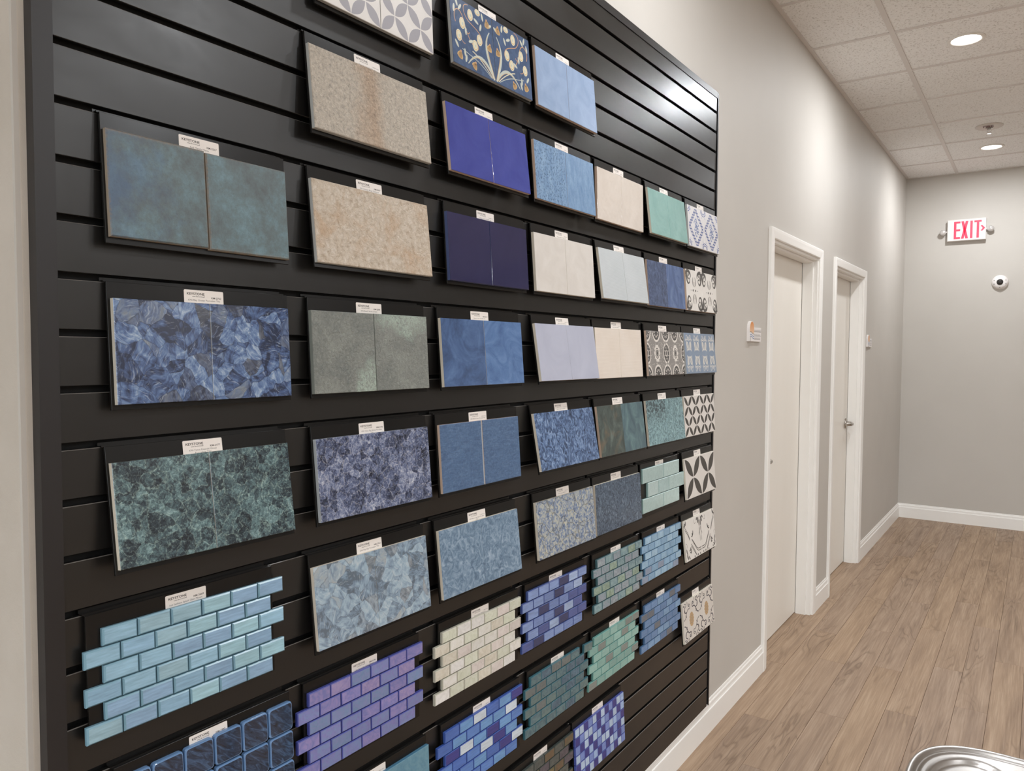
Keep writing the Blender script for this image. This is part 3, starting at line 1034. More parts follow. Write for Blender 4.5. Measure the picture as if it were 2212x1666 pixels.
def d_moroccan(f, ya, yb, za, zb, side):
    cy, cz = (ya + yb) / 2, (za + zb) / 2
    w, h = (yb - ya) / 2, (zb - za) / 2
    DKG, CR, MD = 0, 1, 2
    def clip_ring(oy, oz, r0, r1, m, asp=1.0, dx=0.0, seg=36):
        for i in range(seg):
            t0, t1 = 2 * math.pi * i / seg, 2 * math.pi * (i + 1) / seg
            ps = [(oy + r * math.cos(t), oz + asp * r * math.sin(t)) for r, t in ((r0, t0), (r1, t0), (r1, t1), (r0, t1))]
            if all(ya <= p[0] <= yb and za <= p[1] <= zb for p in ps):
                f.poly(ps, m, dx)
    r = random.Random(2)
    for i in range(230):
        f.ell(r.uniform(ya + .003, yb - .003), r.uniform(za + .003, zb - .003), .0022, .0008, CR, r.uniform(0, 3.1), 6)
    # half ovals on the sides, flower in the middle
    for oy in (ya, yb):
        clip_ring(oy, cz, .0, .0205, DKG, 1.4, .00003)
        clip_ring(oy, cz, .0205, .0250, CR, 1.4, .00004)
        clip_ring(oy, cz, .005, .0085, CR, 1.4, .00005)
        for k in range(8):
            a = k * math.pi / 4 + .39
            p = (oy + .0145 * math.cos(a), cz + .020 * math.sin(a))
            if ya + .002 < p[0] < yb - .002:
                f.ell(p[0], p[1], .0028, .0016, CR, a, 8, .00006)
    for k in range(10):
        a = 2 * math.pi * k / 10
        f.ell(cy + .0165 * math.cos(a), cz + .0225 * math.sin(a), .0075, .0066, CR, a, 10, .00004)
    f.ring(cy, cz, .006, .0135, DKG, 18, dx=.00006, asp=1.35)
    f.ring(cy, cz, .0085, .0110, CR, 18, dx=.00008, asp=1.35)
    f.ell(cy, cz, .0042, .0056, DKG, 0, 12, .00008)
    for oy in (cy - w, cy, cy + w):
        for oz in (za, zb):
            clip_ring(oy, oz, .0, .0245, DKG, 1.15, .00003)
            clip_ring(oy, oz, .0255, .0310, CR, 1.15, .00004)
            for k in range(12):
                a = k * math.pi / 6 + .26
                p = (oy + .0155 * math.cos(a), oz + .0180 * math.sin(a))
                if ya + .002 < p[0] < yb - .002 and za + .002 < p[1] < zb - .002:
                    f.ell(p[0], p[1], .0042, .0022, CR, a, 8, .00006)

def d_bluepat(f, ya, yb, za, zb, side):
    CR, BL = 0, 1
    w, h = (yb - ya) / 2, (zb - za) / 2
    for a in range(2):
        for b in range(2):
            cy, cz = ya + (a + .5) * w, za + (b + .5) * h
            s = 1 if b == 0 else -1
            for sy in (-1, 1):
                f.ell(cy + sy * .0105, cz + s * .010, .0088, .0175, CR, sy * s * .35, 12)
                f.ell(cy + sy * .0085, cz + s * .010, .0022, .0115, BL, sy * s * .35, 8, .00003)
                f.ell(cy + sy * .0165, cz + s * .024, .0062, .0018, CR, sy * s * .6, 8)
                f.strip(spiral(cy + sy * .0115, cz - s * .018, .0085, .002, 0 if sy > 0 else math.pi, sy * s * 4.8 + (0 if sy > 0 else math.pi), 14), .0036, CR)
                f.strip([(cy + sy * .002, cz - s * .008), (cy + sy * .006, cz - s * .022), (cy + sy * .016, cz - s * .030)], .0030, CR)
                f.strip([(cy + sy * .021, cz - s * .03), (cy + sy * .0225, cz), (cy + sy * .021, cz + s * .03)], .0024, CR)
                f.ell(cy + sy * .028, cz - s * .012, .0022, .0048, CR, 0, 8)

def d_deco(f, ya, yb, za, zb, side):
    DK, MD = 0, 1
    cy, cz = (ya + yb) / 2, (za + zb) / 2
    w, h = (yb - ya) / 2, (zb - za) / 2
    inner = -1 if side == 1 else 1          # direction of the seam
    sy = inner
    X = lambda u, v: (cy + sy * u * w, cz + v * h)
    # double hexagon lines
    for d in (0.0, 0.10):
        f.strip([X(-.95, .70 - d * 1.2), X(-.60, .35 - d), X(-.42, .02 - d * .5)], .0030, DK)
        f.strip([X(-.18 + d * .3, -.02), X(.42, -.66 + d), X(.60, -.74 + d * 1.1), X(.98, -.74 + d * 1.1)], .0030, DK)
        f.strip([X(-.30, -.22 - d), X(.10, -.62 - d), X(.34, -.95)], .0030, DK)
    # fleur at the seam, top
    for u, v, a, b, r in ((.93, .62, .0046, .013, 0), (.80, .78, .0056, .0125, -.5 * sy), (.66, .88, .0044, .0085, -1.0 * sy), (.93, .30, .0026, .012, 0)):
        p = X(u, v)
        f.ell(p[0], p[1], a, b, DK, r, 10)
    f.strip([X(*p) for p in bez((.86, .02), (.78, .14), (.90, .20), (.94, .10))], .0024, DK)
    f.strip([X(.93, .12), X(.93, -.30)], .0024, DK)
    # sprigs
    for u, v, r in ((-.05, .18, .8), (.02, .28, .2), (-.42, -.46, .8), (-.36, -.58, .2), (-.9, .82, .6), (-.82, .9, .1)):
        p = X(u, v)
        f.ell(p[0], p[1], .0034, .0092, DK, -r * sy, 8)
        p = X(u - .08, v - .06)
        f.ell(p[0], p[1], .0026, .0066, DK, (r + .9) * sy, 8)
    # corner leaves
    for u, v, r in ((-.86, -.72, .2), (-.74, -.84, .9), (-.9, -.5, -.2), (-.58, -.9, 1.2), (.05, -.93, 1.4), (.5, -.92, .3), (.8, -.92, 0)):
        p = X(u, v)
        f.ell(p[0], p[1], .0042, .0100 if abs(v) < .9 else .004, DK, -r * sy, 8)
    f.strip([X(*p) for p in bez((-.95, -.1), (-.8, -.1), (-.8, -.3), (-.9, -.34))], .0024, MD)
    f.strip([X(*p) for p in bez((.3, .9), (.2, .7), (.4, .62), (.46, .76))], .0024, MD)

def d_gold(f, ya, yb, za, zb, side):
    GD, DK, MD = 0, 1, 2
    cy, cz = (ya + yb) / 2, (za + zb) / 2
    w, h = (yb - ya) / 2, (zb - za) / 2
    for k in range(12):
        a = 2 * math.pi * k / 12
        f.ell(cy + .0165 * math.cos(a), cz + .0215 * math.sin(a), .0058, .0056, GD, a, 10)
    f.ell(cy, cz, .016, .021, GD, 0, 20, .00002)
    f.ring(cy, cz, .0105, .0118, DK + 1, 20, dx=.00005, asp=1.3)
    f.ring(cy, cz, .004, .0052, DK + 1, 14, dx=.00005, asp=1.3)
    for sy in (-1, 1):
        for sz in (-1, 1):
            X = lambda u, v: (cy + sy * u * w, cz + sz * v * h)
            m = DK if sy * sz > 0 else MD
            f.strip([X(*p) for p in bez((.96, .14), (.50, .20), (.66, .70), (.20, .58))], .0042, m)
            f.strip([X(*p) for p in bez((.20, .58), (.04, .70), (.20, .90), (.34, .80))], .0042, m)
            f.strip([X(*p) for p in bez((.56, .48), (.90, .44), (.96, .72), (.72, .78))], .0040, DK)
            f.strip([X(*p) for p in bez((.72, .78), (.56, .84), (.60, .96), (.86, .96))], .0040, m)
            for u, v, r in ((.30, .74, .5), (.80, .60, 1.2), (.90, .86, .2), (.46, .92, 1.5), (.66, .30, .9)):
                p = X(u, v)
                f.ell(p[0], p[1], .0070, .0028, DK if r < 1 else MD, sy * sz * r, 8)

# ---- mosaics --------------------------------------------------------------------
def glass(name, h, rough=0.07, streak=0.35, iri=None, swirl=0.0, dark=0.72):
    def fn(nb):
        oi = nb.n('ShaderNodeObjectInfo')
        v = nb.coord((1, 26, 260) if not swirl else (1, 60, 60), rand=True)
        n1 = nb.noise(v, 1.0, 4, 0.6, swirl)
        a = c_(h, K * (1 - streak * 0.55)); b = c_(h, K * (1 + streak * 0.75))
        c = nb.mix(nb.bw(n1, 0.3, 0.72), a, b)
        if iri:
            n2 = nb.noise(nb.coord((1, 34, 40), rand=True), 1.0, 3, 0.6, 2.5)
            c = nb.mix(nb.bw(n2, 0.36, 0.64), c, c_(iri))
        val = nb.n('ShaderNodeHueSaturation', {'Color': c, 'Value': nb.bw(oi.outputs['Random'], 0, 1, 0.93, 1.07)})
        return dict(base=val.outputs[0], rough=rough, coat=0.4, bump=(nb.noise(nb.coord(rand=True), 60.0, 2), 0.12, 0.004))
    return mat(name, fn)
def edge_of(name, h, k):
    return mat(name, base=c_(h, K * k), rough=0.28)
def brick_mesh(w, h, t, ch):
    mb = MB()
    y, z = w / 2, h / 2
    ring = lambda x, d: [(x, -y + d, -z + d), (x, y - d, -z + d), (x, y - d, z - d), (x, -y + d, z - d)]
    vs = ring(0, 0.0006) + ring(0.0008, 0) + ring(t - ch, 0) + ring(t, ch)
    mb.v = vs
    for a, m in ((0, 1), (4, 1), (8, 1)):
        for i in range(4):
            j = (i + 1) % 4
            mb.f.append((a + i, a + j, a + 4 + j, a + 4 + i)); mb.m.append(m)
    mb.f.append((12, 13, 14, 15)); mb.m.append(0)
    mb.f.append((3, 2, 1, 0)); mb.m.append(1)
    return mb
def mosaic(root, rows, cols, pu, pv, pal, edge, indent=True, dz0=-0.017, t=0.0078, gap=0.0016, ch=0.0014, seed=1, wts=None, grid=None, y0=None, name='mosaic_piece', parity=0, jog=None):
    r = random.Random(seed)
    base = {}
    if y0 is None:
        y0 = -cols * pu / 2
    # mesh backing between the pieces
    for i in range(rows):
        for j in range(cols):
            if grid:
                ci = int(grid[i % len(grid)][j % len(grid[0])])
            else:
                ci = r.choices(range(len(pal)), wts)[0] if wts else r.randrange(len(pal))
            m = pal[ci]
            if ci not in base:
                ob = brick_mesh(pu - gap, pv - gap, t, ch).build(name, [m, edge], root)
                base[ci] = ob.data
            else:
                ob = link(name, base[ci], root)
            sh = (-pu / 2 if indent and (i + parity) % 2 else 0.0)
            jj = (0.0, 0.0, 0.0)
            if jog and (i, j) in jog:
                jj = jog[(i, j)]
            ob.location = (0.00412, y0 + (j + .5) * pu + sh + r.uniform(-.0003, .0003) + jj[0], dz0 - (i + .5) * pv + jj[1])
            ob.rotation_euler = (r.uniform(-.006, .006) + jj[2], 0, 0)

# ------------------------------------------------------------------ the boards
def B(key, n, yL, xb, label, code=None, name=None, w=0.303, **kw):
    return board(key, n, yL + w / 2, xb, label, code, name, **kw)
IV = mat('ivory_print_base', base=c_('#D5CDC4'), rough=0.35)

# row hung highest
r = B('petal', -4, 0.425, 0.022, 'sample board with grey four-petal pattern on white tiles, cut by the top of the picture')
m = glaze('white_matte', '#D2CDC8', '#D9D5D1', 0.45, wob=0.05)
pair(r, m, MGREYED)
motif(r, [flatmat('grey_petal_print', '#94919A', 0.5)], petals(2, 0.42))
r = B('floral', -4, 0.782, 0.030, 'sample board of navy tiles painted with cream and yellow flowers')
m = glaze('navy_painted', '#3A5276', '#4A6690', 0.2, 40)
pair(r, m, MGREYED)
motif(r, [flatmat('cream_paint', '#DAD3B4', .25), flatmat('yellow_paint', '#D6AE66', .25), flatmat('orange_paint', '#C9986A', .25), flatmat('pale_green_paint', '#B9C3BB', .25), flatmat('navy_paint', '#2F4468', .25)], d_floral)
r = B('ltblue', -4, 1.113, 0.029, 'sample board of two plain light blue square tiles, last of the top row')
pair(r, glaze('light_blue_satin', '#84A0C6', '#93ADD2', 0.22, 18, 0.1), MCLAY)

# second row
def warm_slate(nb, v, c):
    _, y, z = nb.sep(v)
    n = nb.noise(v, 14.0, 4, 0.6)
    d = nb.math('ABSOLUTE', nb.math('ADD', nb.math('SUBTRACT', y, -0.012), nb.math('MULTIPLY', nb.math('SUBTRACT', n, 0.5), 0.10)))
    band = nb.bw(d, 0.008, 0.05, 0.75, 0.0)
    return nb.mix(nb.math('MULTIPLY', band, 0.7, True), c, nb.mix(1.0, c, c_('#E8C09A'), 'MULTIPLY'))
r = B('slate', -1, 0.406, 0.032, 'sample board with one rough grey-beige slate tile with a rust band')
single(r, rough_stone('beige_grey_slate', [(0.30, '#A3998C'), (0.46, '#BDB2A2'), (0.60, '#CABEAD'), (0.78, '#DDD4C5')], 150, 1.0, 190, 0.6, warm_slate), MGREYED)
r = B('cobalt', -1, 0.770, 0.034, 'sample board of two glossy cobalt blue square tiles')
pair(r, glaze('cobalt_gloss', '#37439C', '#414DA8', 0.1, 12, 0.3, 30), MCLAY)
def speck(nb, v, c): return c
def m_denimblue(nb):
    v = nb.coord()
    _, y, z = nb.sep(v)
    n1 = nb.noise(nb.coord((1, 1, 0.4)), 60, 6, 0.65, 0.4)
    sp = nb.noise(v, 170, 4, 0.7)
    left = nb.bw(y, -0.02, 0.004, 1.0, 0.15)
    c = nb.mix(nb.bw(n1, 0.3, 0.7), c_('#5E87B4'), c_('#7FA6CC'))
    c = nb.mix(nb.math('MULTIPLY', nb.bw(sp, 0.5, 0.62), nb.math('MULTIPLY', left, 0.75)), c, c_('#3B5670'))
    return dict(base=c, rough=0.2, bump=(n1, 0.1, 0.002))
r = B('blue', -1, 1.112, 0.028, 'sample board of weathered sky blue tiles, speckled darker on the left tile')
pair(r, mat('weathered_sky_blue', m_denimblue), MCLAY)
r = B('cream', -1, 1.442, 0.020, 'sample board of two glossy cream tiles beside the sea-green tiles')
pair(r, glaze('cream_gloss', '#D2C6BA', '#DACFC4', 0.1, 10, 0.55, 34), MCLAY)
r = B('teal', -1, 1.774, 0.034, 'sample board of two glossy sea-green tiles')
pair(r, glaze('sea_green_gloss', '#7AAAA4', '#88B6B0', 0.1, 10, 0.5, 34), MBISQ)
r = B('majolica', -1, 2.108, 0.028, 'sample board of white tiles with blue chain diamonds and bouquets')
pair(r, glaze('majolica_white', '#D4D2D4', '#DAD8DA', 0.2, wob=0.08), MGREYED)
motif(r, [flatmat('majolica_blue', '#4F63A2', .25), flatmat('majolica_pale_blue', '#7C8FC0', .25)], d_majolica)

# third row
def m_manila(nb):
    v = nb.coord()
    _, y, z = nb.sep(v)
    n1 = nb.noise(v, 22, 9, 0.74, 0.1)
    n2 = nb.noise(v, 260, 5, 0.75)
    n3 = nb.noise(v, 16, 8, 0.7)
    c = nb.ramp(n1, [(0.30, c_('#4A5254')), (0.46, c_('#54666A')), (0.58, c_('#5A7880')), (0.72, c_('#678C9A'))])
    c = nb.mix(nb.math('MULTIPLY', nb.bw(nb.math('SUBTRACT', n3, nb.math('MULTIPLY', y, 2.2)), 0.6, 0.9), 0.7, True), c, c_('#3E5C80'))
    c = nb.mix(nb.math('MULTIPLY', nb.bw(n2, 0.55, 0.7), 0.4), c, c_('#36454E'))
    # worn brown rims
    yy = nb.math('ABSOLUTE', nb.math('SUBTRACT', nb.math('ABSOLUTE', y), 0.0755))
    ey = nb.bw(nb.math('ADD', yy, nb.math('MULTIPLY', nb.math('SUBTRACT', n2, 0.5), 0.01)), 0.0712, 0.0755)
    zz = nb.math('ABSOLUTE', nb.math('SUBTRACT', z, ZC))
    ez = nb.bw(nb.math('ADD', zz, nb.math('MULTIPLY', nb.math('SUBTRACT', n2, 0.5), 0.012)), 0.0705, 0.0745)
    rim = nb.math('MAXIMUM', ey, nb.math('MULTIPLY', ez, 0.8))
    c = nb.mix(nb.math('MULTIPLY', rim, 0.8, True), c, c_('#8A735C'))
    return dict(base=c, rough=0.42, bump=(n2, 0.2, 0.002))
r = B('manila', 2, 0.058, 0.026, 'sample board of weathered blue-grey tiles with worn brown rims', 'KM-2217', '6x6 Manila Matte', w=0.298)
pair(r, mat('weathered_blue_grey', m_manila), mat('worn_brown_edge', base=c_('#9A8A76'), rough=0.7), 0.298, 0.002, dz=(0.0012, -0.0006), ch=0.0018)
r = B('beige', 2, 0.410, 0.032, 'sample board with one rough sandy beige stone tile', 'KM-2037', '6X12 Saxum Beige Textured')
def warm_beige(nb, v, c):
    n = nb.noise(v, 16.0, 5, 0.6, 0.6)
    return nb.mix(nb.math('MULTIPLY', nb.bw(n, 0.5, 0.68), 0.6), c, c_('#C39C72'))
single(r, rough_stone('sandy_beige_stone', [(0.28, '#B09A80'), (0.44, '#C8B69F'), (0.6, '#D3C4B1'), (0.78, '#E2D7C9')], 90, 1.0, 150, 0.6, warm_beige), MGREYED)
r = B('navy', 2, 0.778, 0.026, 'sample board of two dark navy gloss tiles with a pale joint')
pair(r, glaze('dark_navy_gloss', '#2A2A50', '#2F2F57', 0.08, 6, 0.06), mat('navy_edge', base=c_('#4A5A8C'), rough=0.4), gap=0.002)
r = B('white', 2, 1.115, 0.027, 'sample board of two off-white satin tiles beside the navy tiles')
pair(r, glaze('off_white_satin', '#D0C9C1', '#D8D2CB', 0.16, 20, 0.2), MBISQ)
r = B('ltgrey', 2, 1.448, 0.037, 'sample board of two pale blue-grey finely ribbed tiles')
pair(r, ribbed('pale_grey_ribbed', '#B2B9BC', '#B9BFC2'), MBISQ)
r = B('denim', 2, 1.778, 0.028, 'sample board of two dusky denim blue tiles, the left one darker')
pair(r, marble('dusky_denim_dark', [(0.3, '#38465E'), (0.5, '#46577A'), (0.7, '#566A92')], 60, 0.8, 0.25), MCLAY, face2=marble('dusky_denim', [(0.3, '#435A84'), (0.5, '#4F699A'), (0.7, '#6680AC')], 24, 1.2, 0.22, stretch=(1, 1, .5)))
r = B('scroll', 2, 2.101, 0.027, 'sample board of white tiles with black leaf scrolls in the corners')
pair(r, glaze('print_white', '#D8D2CA', '#DDD8D1', 0.4, wob=0.04), MCLAY)
motif(r, [flatmat('charcoal_print', '#57534F', .45), flatmat('mid_grey_print', '#8F8983', .45)], d_scroll)

# fourth row
r = B('ocean', 5, 0.064, 0.024, 'sample board of dark ocean blue shell-slice porcelain tiles', 'KM-2762', '6X6 Bay Ocean Porcelain Tile', w=0.296)
pair(r, shell('ocean_shell', [(0.24, '#2A3550'), (0.38, '#3F5580'), (0.5, '#526F9F'), (0.62, '#6C8AB4'), (0.76, '#9DB1C8')], 36, 190), mat('speckled_white_edge', base=c_('#C9C3B4'), rough=0.8), 0.296, 0.0006)
r = B('beach', 5, 0.409, 0.025, 'sample board of rough grey-green tiles with pale sea-foam patches', 'KM-2200', '6X6 Beach Series Green')
def m_beach(nb):
    v = nb.coord()
    _, y, z = nb.sep(v)
    n1 = nb.noise(v, 20, 5, 0.6, 0.7)
    n2 = nb.noise(v, 180, 6, 0.68, 0.6)
    c = nb.ramp(n1, [(0.3, c_('#6E7470')), (0.5, c_('#7F837C')), (0.7, c_('#8C9189'))])
    c = nb.mix(nb.math('MULTIPLY', nb.bw(n2, 0.5, 0.7), 0.45), c, c_('#5F6662'))
    c = nb.mix(nb.math('MULTIPLY', nb.bw(n2, 0.5, 0.34), 0.3), c, c_('#A3AAA0'))
    def patch(cy, cz, ra, rb):
        dy = nb.math('MULTIPLY', nb.math('SUBTRACT', y, cy), 1 / ra)
        dz = nb.math('MULTIPLY', nb.math('SUBTRACT', z, cz), 1 / rb)
        d = nb.math('SQRT', nb.math('ADD', nb.math('MULTIPLY', dy, dy), nb.math('MULTIPLY', dz, dz)))
        return nb.bw(nb.math('ADD', d, nb.math('MULTIPLY', nb.math('SUBTRACT', n1, 0.5), 2.4)), 0.55, 1.1, 1.0, 0.0)
    rt = nb.bw(y, -0.001, 0.001)
    p1 = nb.math('MULTIPLY', patch(-0.012, ZB + 0.012, 0.04, 0.045), nb.math('SUBTRACT', 1.0, rt))
    p2 = nb.math('MULTIPLY', patch(0.085, ZTP - 0.006, 0.085, 0.036), rt)
    pm = nb.math('MAXIMUM', p1, p2)
    pm = nb.math('MULTIPLY', pm, nb.bw(n2, 0.36, 0.56))
    c = nb.mix(nb.math('MULTIPLY', pm, 0.8, True), c, c_('#A9BEAE'))
    return dict(base=c, rough=0.5, bump=(n2, 0.9, 0.004))
pair(r, mat('beach_green', m_beach), mat('grey_green_edge', base=c_('#7A817A'), rough=0.7), dz=(0, 0.0003))
r = B('azul', 5, 0.757, 0.028, 'sample board of smoky medium blue tiles with darker wisps', 'KM-2214', None)
pair(r, marble('smoky_azul_dark', [(0.28, '#33496F'), (0.48, '#42608F'), (0.68, '#5375A8'), (0.8, '#6485B4')], 12, 1.6, 0.14), MBISQ, face2=marble('smoky_azul', [(0.3, '#426598'), (0.5, '#5178AE'), (0.72, '#628ABD')], 12, 1.8, 0.14, stretch=(1, 1, 1.8), rot=0.5))
r = B('lavender', 5, 1.120, 0.039, 'sample board of two plain lavender-grey satin tiles')
pair(r, glaze('lavender_satin', '#A9ADC2', '#B3B7CB', 0.28, 10, 0.08), MBISQ, gap=0.0008)
r = B('creamrib', 5, 1.436, 0.027, 'sample board of two cream finely ribbed tiles')
pair(r, ribbed('cream_ribbed', '#D8CABB', '#DDD1C4'), MBISQ)
r = B('moroccan', 5, 1.779, 0.029, 'sample board of charcoal and cream tiles with ring and flower medallions')
pair(r, glaze('warm_grey_print', '#85807B', '#8C8782', 0.4, wob=0.04), MCLAY)
motif(r, [flatmat('dark_grey_print', '#4F4C4A', .45), flatmat('cream_print', '#D6CFC6', .45), flatmat('grey_print2', '#6F6A66', .45)], d_moroccan)
r = B('bluepat', 5, 2.093, 0.031, 'sample board of slate blue tiles with cream leaf pairs')
pair(r, glaze('slate_blue_print', '#7488A2', '#8093AA', 0.35, wob=0.04), MGREYED)
motif(r, [flatmat('cream_leaf_print', '#D3CEC4', .4), flatmat('slate_line_print', '#5F7898', .4)], d_bluepat)

# fifth row
r = B('emerald', 8, 0.057, 0.036, 'sample board of dark emerald crystal-veined porcelain tiles', 'KM-2177', '6X6 Venus Emerald Glossy|Porcelain Tile', w=0.298)
pair(r, crystal('emerald_crystal', [(0.12, '#1B232C'), (0.3, '#2F3F48'), (0.46, '#466066'), (0.62, '#64868A'), (0.8, '#93B4B4')], 52, '#9DBAB0', va=0.8, grain=1.0), MBISQ, 0.298, 0.0005)
r = B('venussky', 8, 0.417, 0.030, 'sample board of violet-blue crystal-veined porcelain tiles', 'KM-2178', '6X6 Venus Sky Glossy Porcelain|Tile', w=0.298)
pair(r, crystal('violet_crystal', [(0.12, '#242838'), (0.3, '#3E4866'), (0.46, '#5E6B90'), (0.62, '#8C96B2'), (0.8, '#CACCD4')], 60, '#C6C6CE', va=0.8, grain=1.0), mat('blue_white_edge', base=c_('#AEB6BC'), rough=0.7), 0.298, 0.0003)
r = B('denimbrick', 8, 0.755, 0.027, 'sample board of denim blue grained tiles with a wide grey joint', None, '6X6 Blizzard Azure Porcelain Tile', w=0.296)
def m_denimgrain(nb):
    v = nb.coord((1, 1, 1.0))
    n1 = nb.noise(nb.coord((1, 40, 150)), 1.0, 5, 0.6, 1.2)
    n2 = nb.noise(v, 190, 5, 0.7)
    c = nb.mix(nb.bw(n1, 0.3, 0.7), c_('#35557E'), c_('#4F729B'))
    c = nb.mix(nb.math('MULTIPLY', nb.bw(n2, 0.5, 0.72), 0.32), c, c_('#7E9CBC'))
    return dict(base=c, rough=0.4, bump=(n2, 0.25, 0.002))
pair(r, mat('denim_grain', m_denimgrain), MCLAY, 0.296, 0.0052, ch=0.0016)
MB().box(0.00405, 0.0093, -0.0026, 0.0026, DZT - TH + 0.0005, DZT - 0.0005).build('grout_joint', mat('grey_grout', base=c_('#A5ABB0'), rough=0.8), r)
r = B('bluemarble', 8, 1.117, 0.043, 'sample board of mottled sapphire blue marbled tiles')
pair(r, marble('sapphire_mottle', [(0.34, '#2B374C'), (0.46, '#425C84'), (0.56, '#6080AE'), (0.68, '#8CA8CC'), (0.8, '#5A7AA8')], 55, 2.2, 0.12, 0.2, stretch=(1, 1, .75)), MBISQ, gap=0.0006)
r = B('dkgreen', 8, 1.450, 0.036, 'sample board of dark bottle-green marbled tiles with a bronze patch')
def m_dkgreen(nb):
    v = nb.coord((1, 1.3, .8))
    n1 = nb.noise(v, 20, 7, 0.6, 0.9)
    n2 = nb.noise(nb.coord(), 13, 3, 0.5, 0.8)
    _, y, z = nb.sep(nb.coord())
    rt_ = nb.bw(y, -0.001, 0.001)
    c = nb.mix(rt_, nb.ramp(n1, [(0.3, c_('#36413F')), (0.5, c_('#46534F')), (0.7, c_('#5F6E66')), (0.85, c_('#7A9088'))]), nb.ramp(n1, [(0.3, c_('#3C5560')), (0.5, c_('#4C6A72')), (0.7, c_('#5F8286')), (0.85, c_('#86A89E'))]))
    br = nb.math('MULTIPLY', nb.bw(n2, 0.52, 0.66), nb.bw(y, -0.01, 0.01, 0.75, 0.0))
    c = nb.mix(br, c, c_('#6A5F4C'))
    return dict(base=c, rough=0.1)
pair(r, mat('bottle_green_marble', m_dkgreen), MCLAY, gap=0.0004)
r = B('swirl', 8, 1.782, 0.033, 'sample board of aqua tiles with black swirled marbling')
def m_swirl(nb):
    v = nb.coord()
    _, y, z = nb.sep(v)
    big = nb.noise(v, 13, 2, 0.5, 1.0)
    n1 = nb.noise(nb.coord((1, 1.6, 1)), 30, 6, 0.62, 3.5)
    lines = nb.math('ABSOLUTE', nb.math('SUBTRACT', nb.math('FRACT', nb.math('MULTIPLY', nb.math('ADD', big, nb.math('MULTIPLY', n1, 0.35)), 9.0)), 0.5))
    c = nb.mix(nb.bw(n1, 0.35, 0.65), c_('#5F848C'), c_('#8DB9BF'))
    c = nb.mix(nb.math('MULTIPLY', nb.bw(lines, 0.30, 0.48), 0.8), c, c_('#3A4A50'))
    up = nb.math('MULTIPLY', nb.bw(z, ZC - 0.02, ZC + 0.04), nb.bw(y, -0.005, 0.005, 0.9, 0.25))
    mot = nb.noise(v, 90, 5, 0.65, 1.0)
    c = nb.mix(nb.math('MULTIPLY', up, nb.bw(mot, 0.42, 0.56)), c, c_('#333F45'))
    return dict(base=c, rough=0.1)
pair(r, mat('aqua_swirl', m_swirl), MBISQ, gap=0.0004)
r = B('smpetal', 8, 2.104, 0.026, 'sample board of white tiles with many small black crossed petals')
pair(r, glaze('petal_white', '#D3CCC4', '#D8D2CB', 0.4, wob=0.04), MBISQ, gap=0.0006)
motif(r, [flatmat('black_petal_print', '#45413C', .45)], petals(2, 0.33))

# sixth row
r = B('splash', 11, 0.023, 0.022, 'sample board of pale aqua glass brick mosaic with bricks overhanging the sides', 'KM-2669', '1x2 Seafoam Splash Glass Mosaic', w=0.305)
aq = [glass('aqua_glass_%d' % i, h, 0.05, 0.28) for i, h in enumerate(('#7BAAC8', '#82B2CC', '#8AB9C8', '#7AA2C4', '#86AFC0'))]
mosaic(r, 6, 6, 0.0508, 0.0258, aq, edge_of('aqua_glass_edge', '#6C9DB2', 0.95), dz0=-0.0205, y0=-0.1345, ch=0.0022, seed=3)
r = B('baysky', 11, 0.409, 0.032, 'sample board of pale sky blue shell-slice porcelain tiles', 'KM-2761', '6X6 Bay Sky Porcelain Tile', w=0.300)
pair(r, shell('sky_shell', [(0.22, '#5C6B7A'), (0.36, '#748CA2'), (0.5, '#8AA4B8'), (0.64, '#9CB3C2'), (0.8, '#B2BFC6')], 34, 150, edge='#5C6670', grey='#9A9C9A', light='#C3CDD2'), mat('cream_edge', base=c_('#D6CBB8'), rough=0.75), 0.300, 0.0004)
r = B('aqua', 11, 0.751, 0.032, 'sample board of cloudy steel blue porcelain tiles', None, '6X6 Neptune Sky Island Porcelain|Tile', w=0.297)
pair(r, marble('cloudy_steel_blue', [(0.3, '#4C6480'), (0.45, '#627F99'), (0.58, '#7A95AE'), (0.74, '#9DB2C6')], 62, 1.4, 0.2), MBISQ, 0.297, 0.0003)
r = B('creamblue', 11, 1.131, 0.030, 'sample board of crackled cream and blue agate tiles')
def m_agate(nb):
    v = nb.coord()
    wv = nb.n('ShaderNodeVectorMath', {0: nb.noise(v, 40.0, 4, 0.6, out='Color'), 1: (0.02, 0.02, 0.02)}, operation='MULTIPLY').outputs[0]
    _, y, z = nb.sep(nb.addv(v, wv))
    ed = nb.vor(nb.comb(0.0, y, z), 26.0, 'DISTANCE_TO_EDGE', 'Distance')
    n1 = nb.noise(v, 85, 6, 0.65, 1.2)
    c = nb.ramp(n1, [(0.32, c_('#47566E')), (0.45, c_('#7186A8')), (0.56, c_('#A9ADA6')), (0.7, c_('#C2BBA6'))])
    c = nb.mix(nb.math('MULTIPLY', nb.bw(ed, 0.0, 0.05, 1.0, 0.0), 0.7), c, c_('#5A594F'))
    return dict(base=c, rough=0.14)
pair(r, mat('cream_blue_agate', m_agate), MBISQ, 0.300, 0.0003)
r = B('dkgrey', 11, 1.447, 0.026, 'sample board of dark blue-grey veined tiles')
pair(r, marble('dark_blue_grey_vein', [(0.3, '#28313D'), (0.47, '#3F4F62'), (0.6, '#5B6F85'), (0.76, '#8798A8')], 62, 2.6, 0.12, stretch=(1, 1.3, .8)), MBISQ, 0.300, 0.0003)
r = B('foam3', 11, 1.770, 0.020, 'sample board of three staggered rows of long seafoam glass bricks')
fm = [glass('seafoam_long_%d' % i, h, 0.1, 0.16, swirl=1.2) for i, h in enumerate(('#A0BCB9', '#A8C4C0', '#A0B8B6', '#96B3B2'))]
fe = edge_of('seafoam_long_edge', '#86ABA8', 0.9)
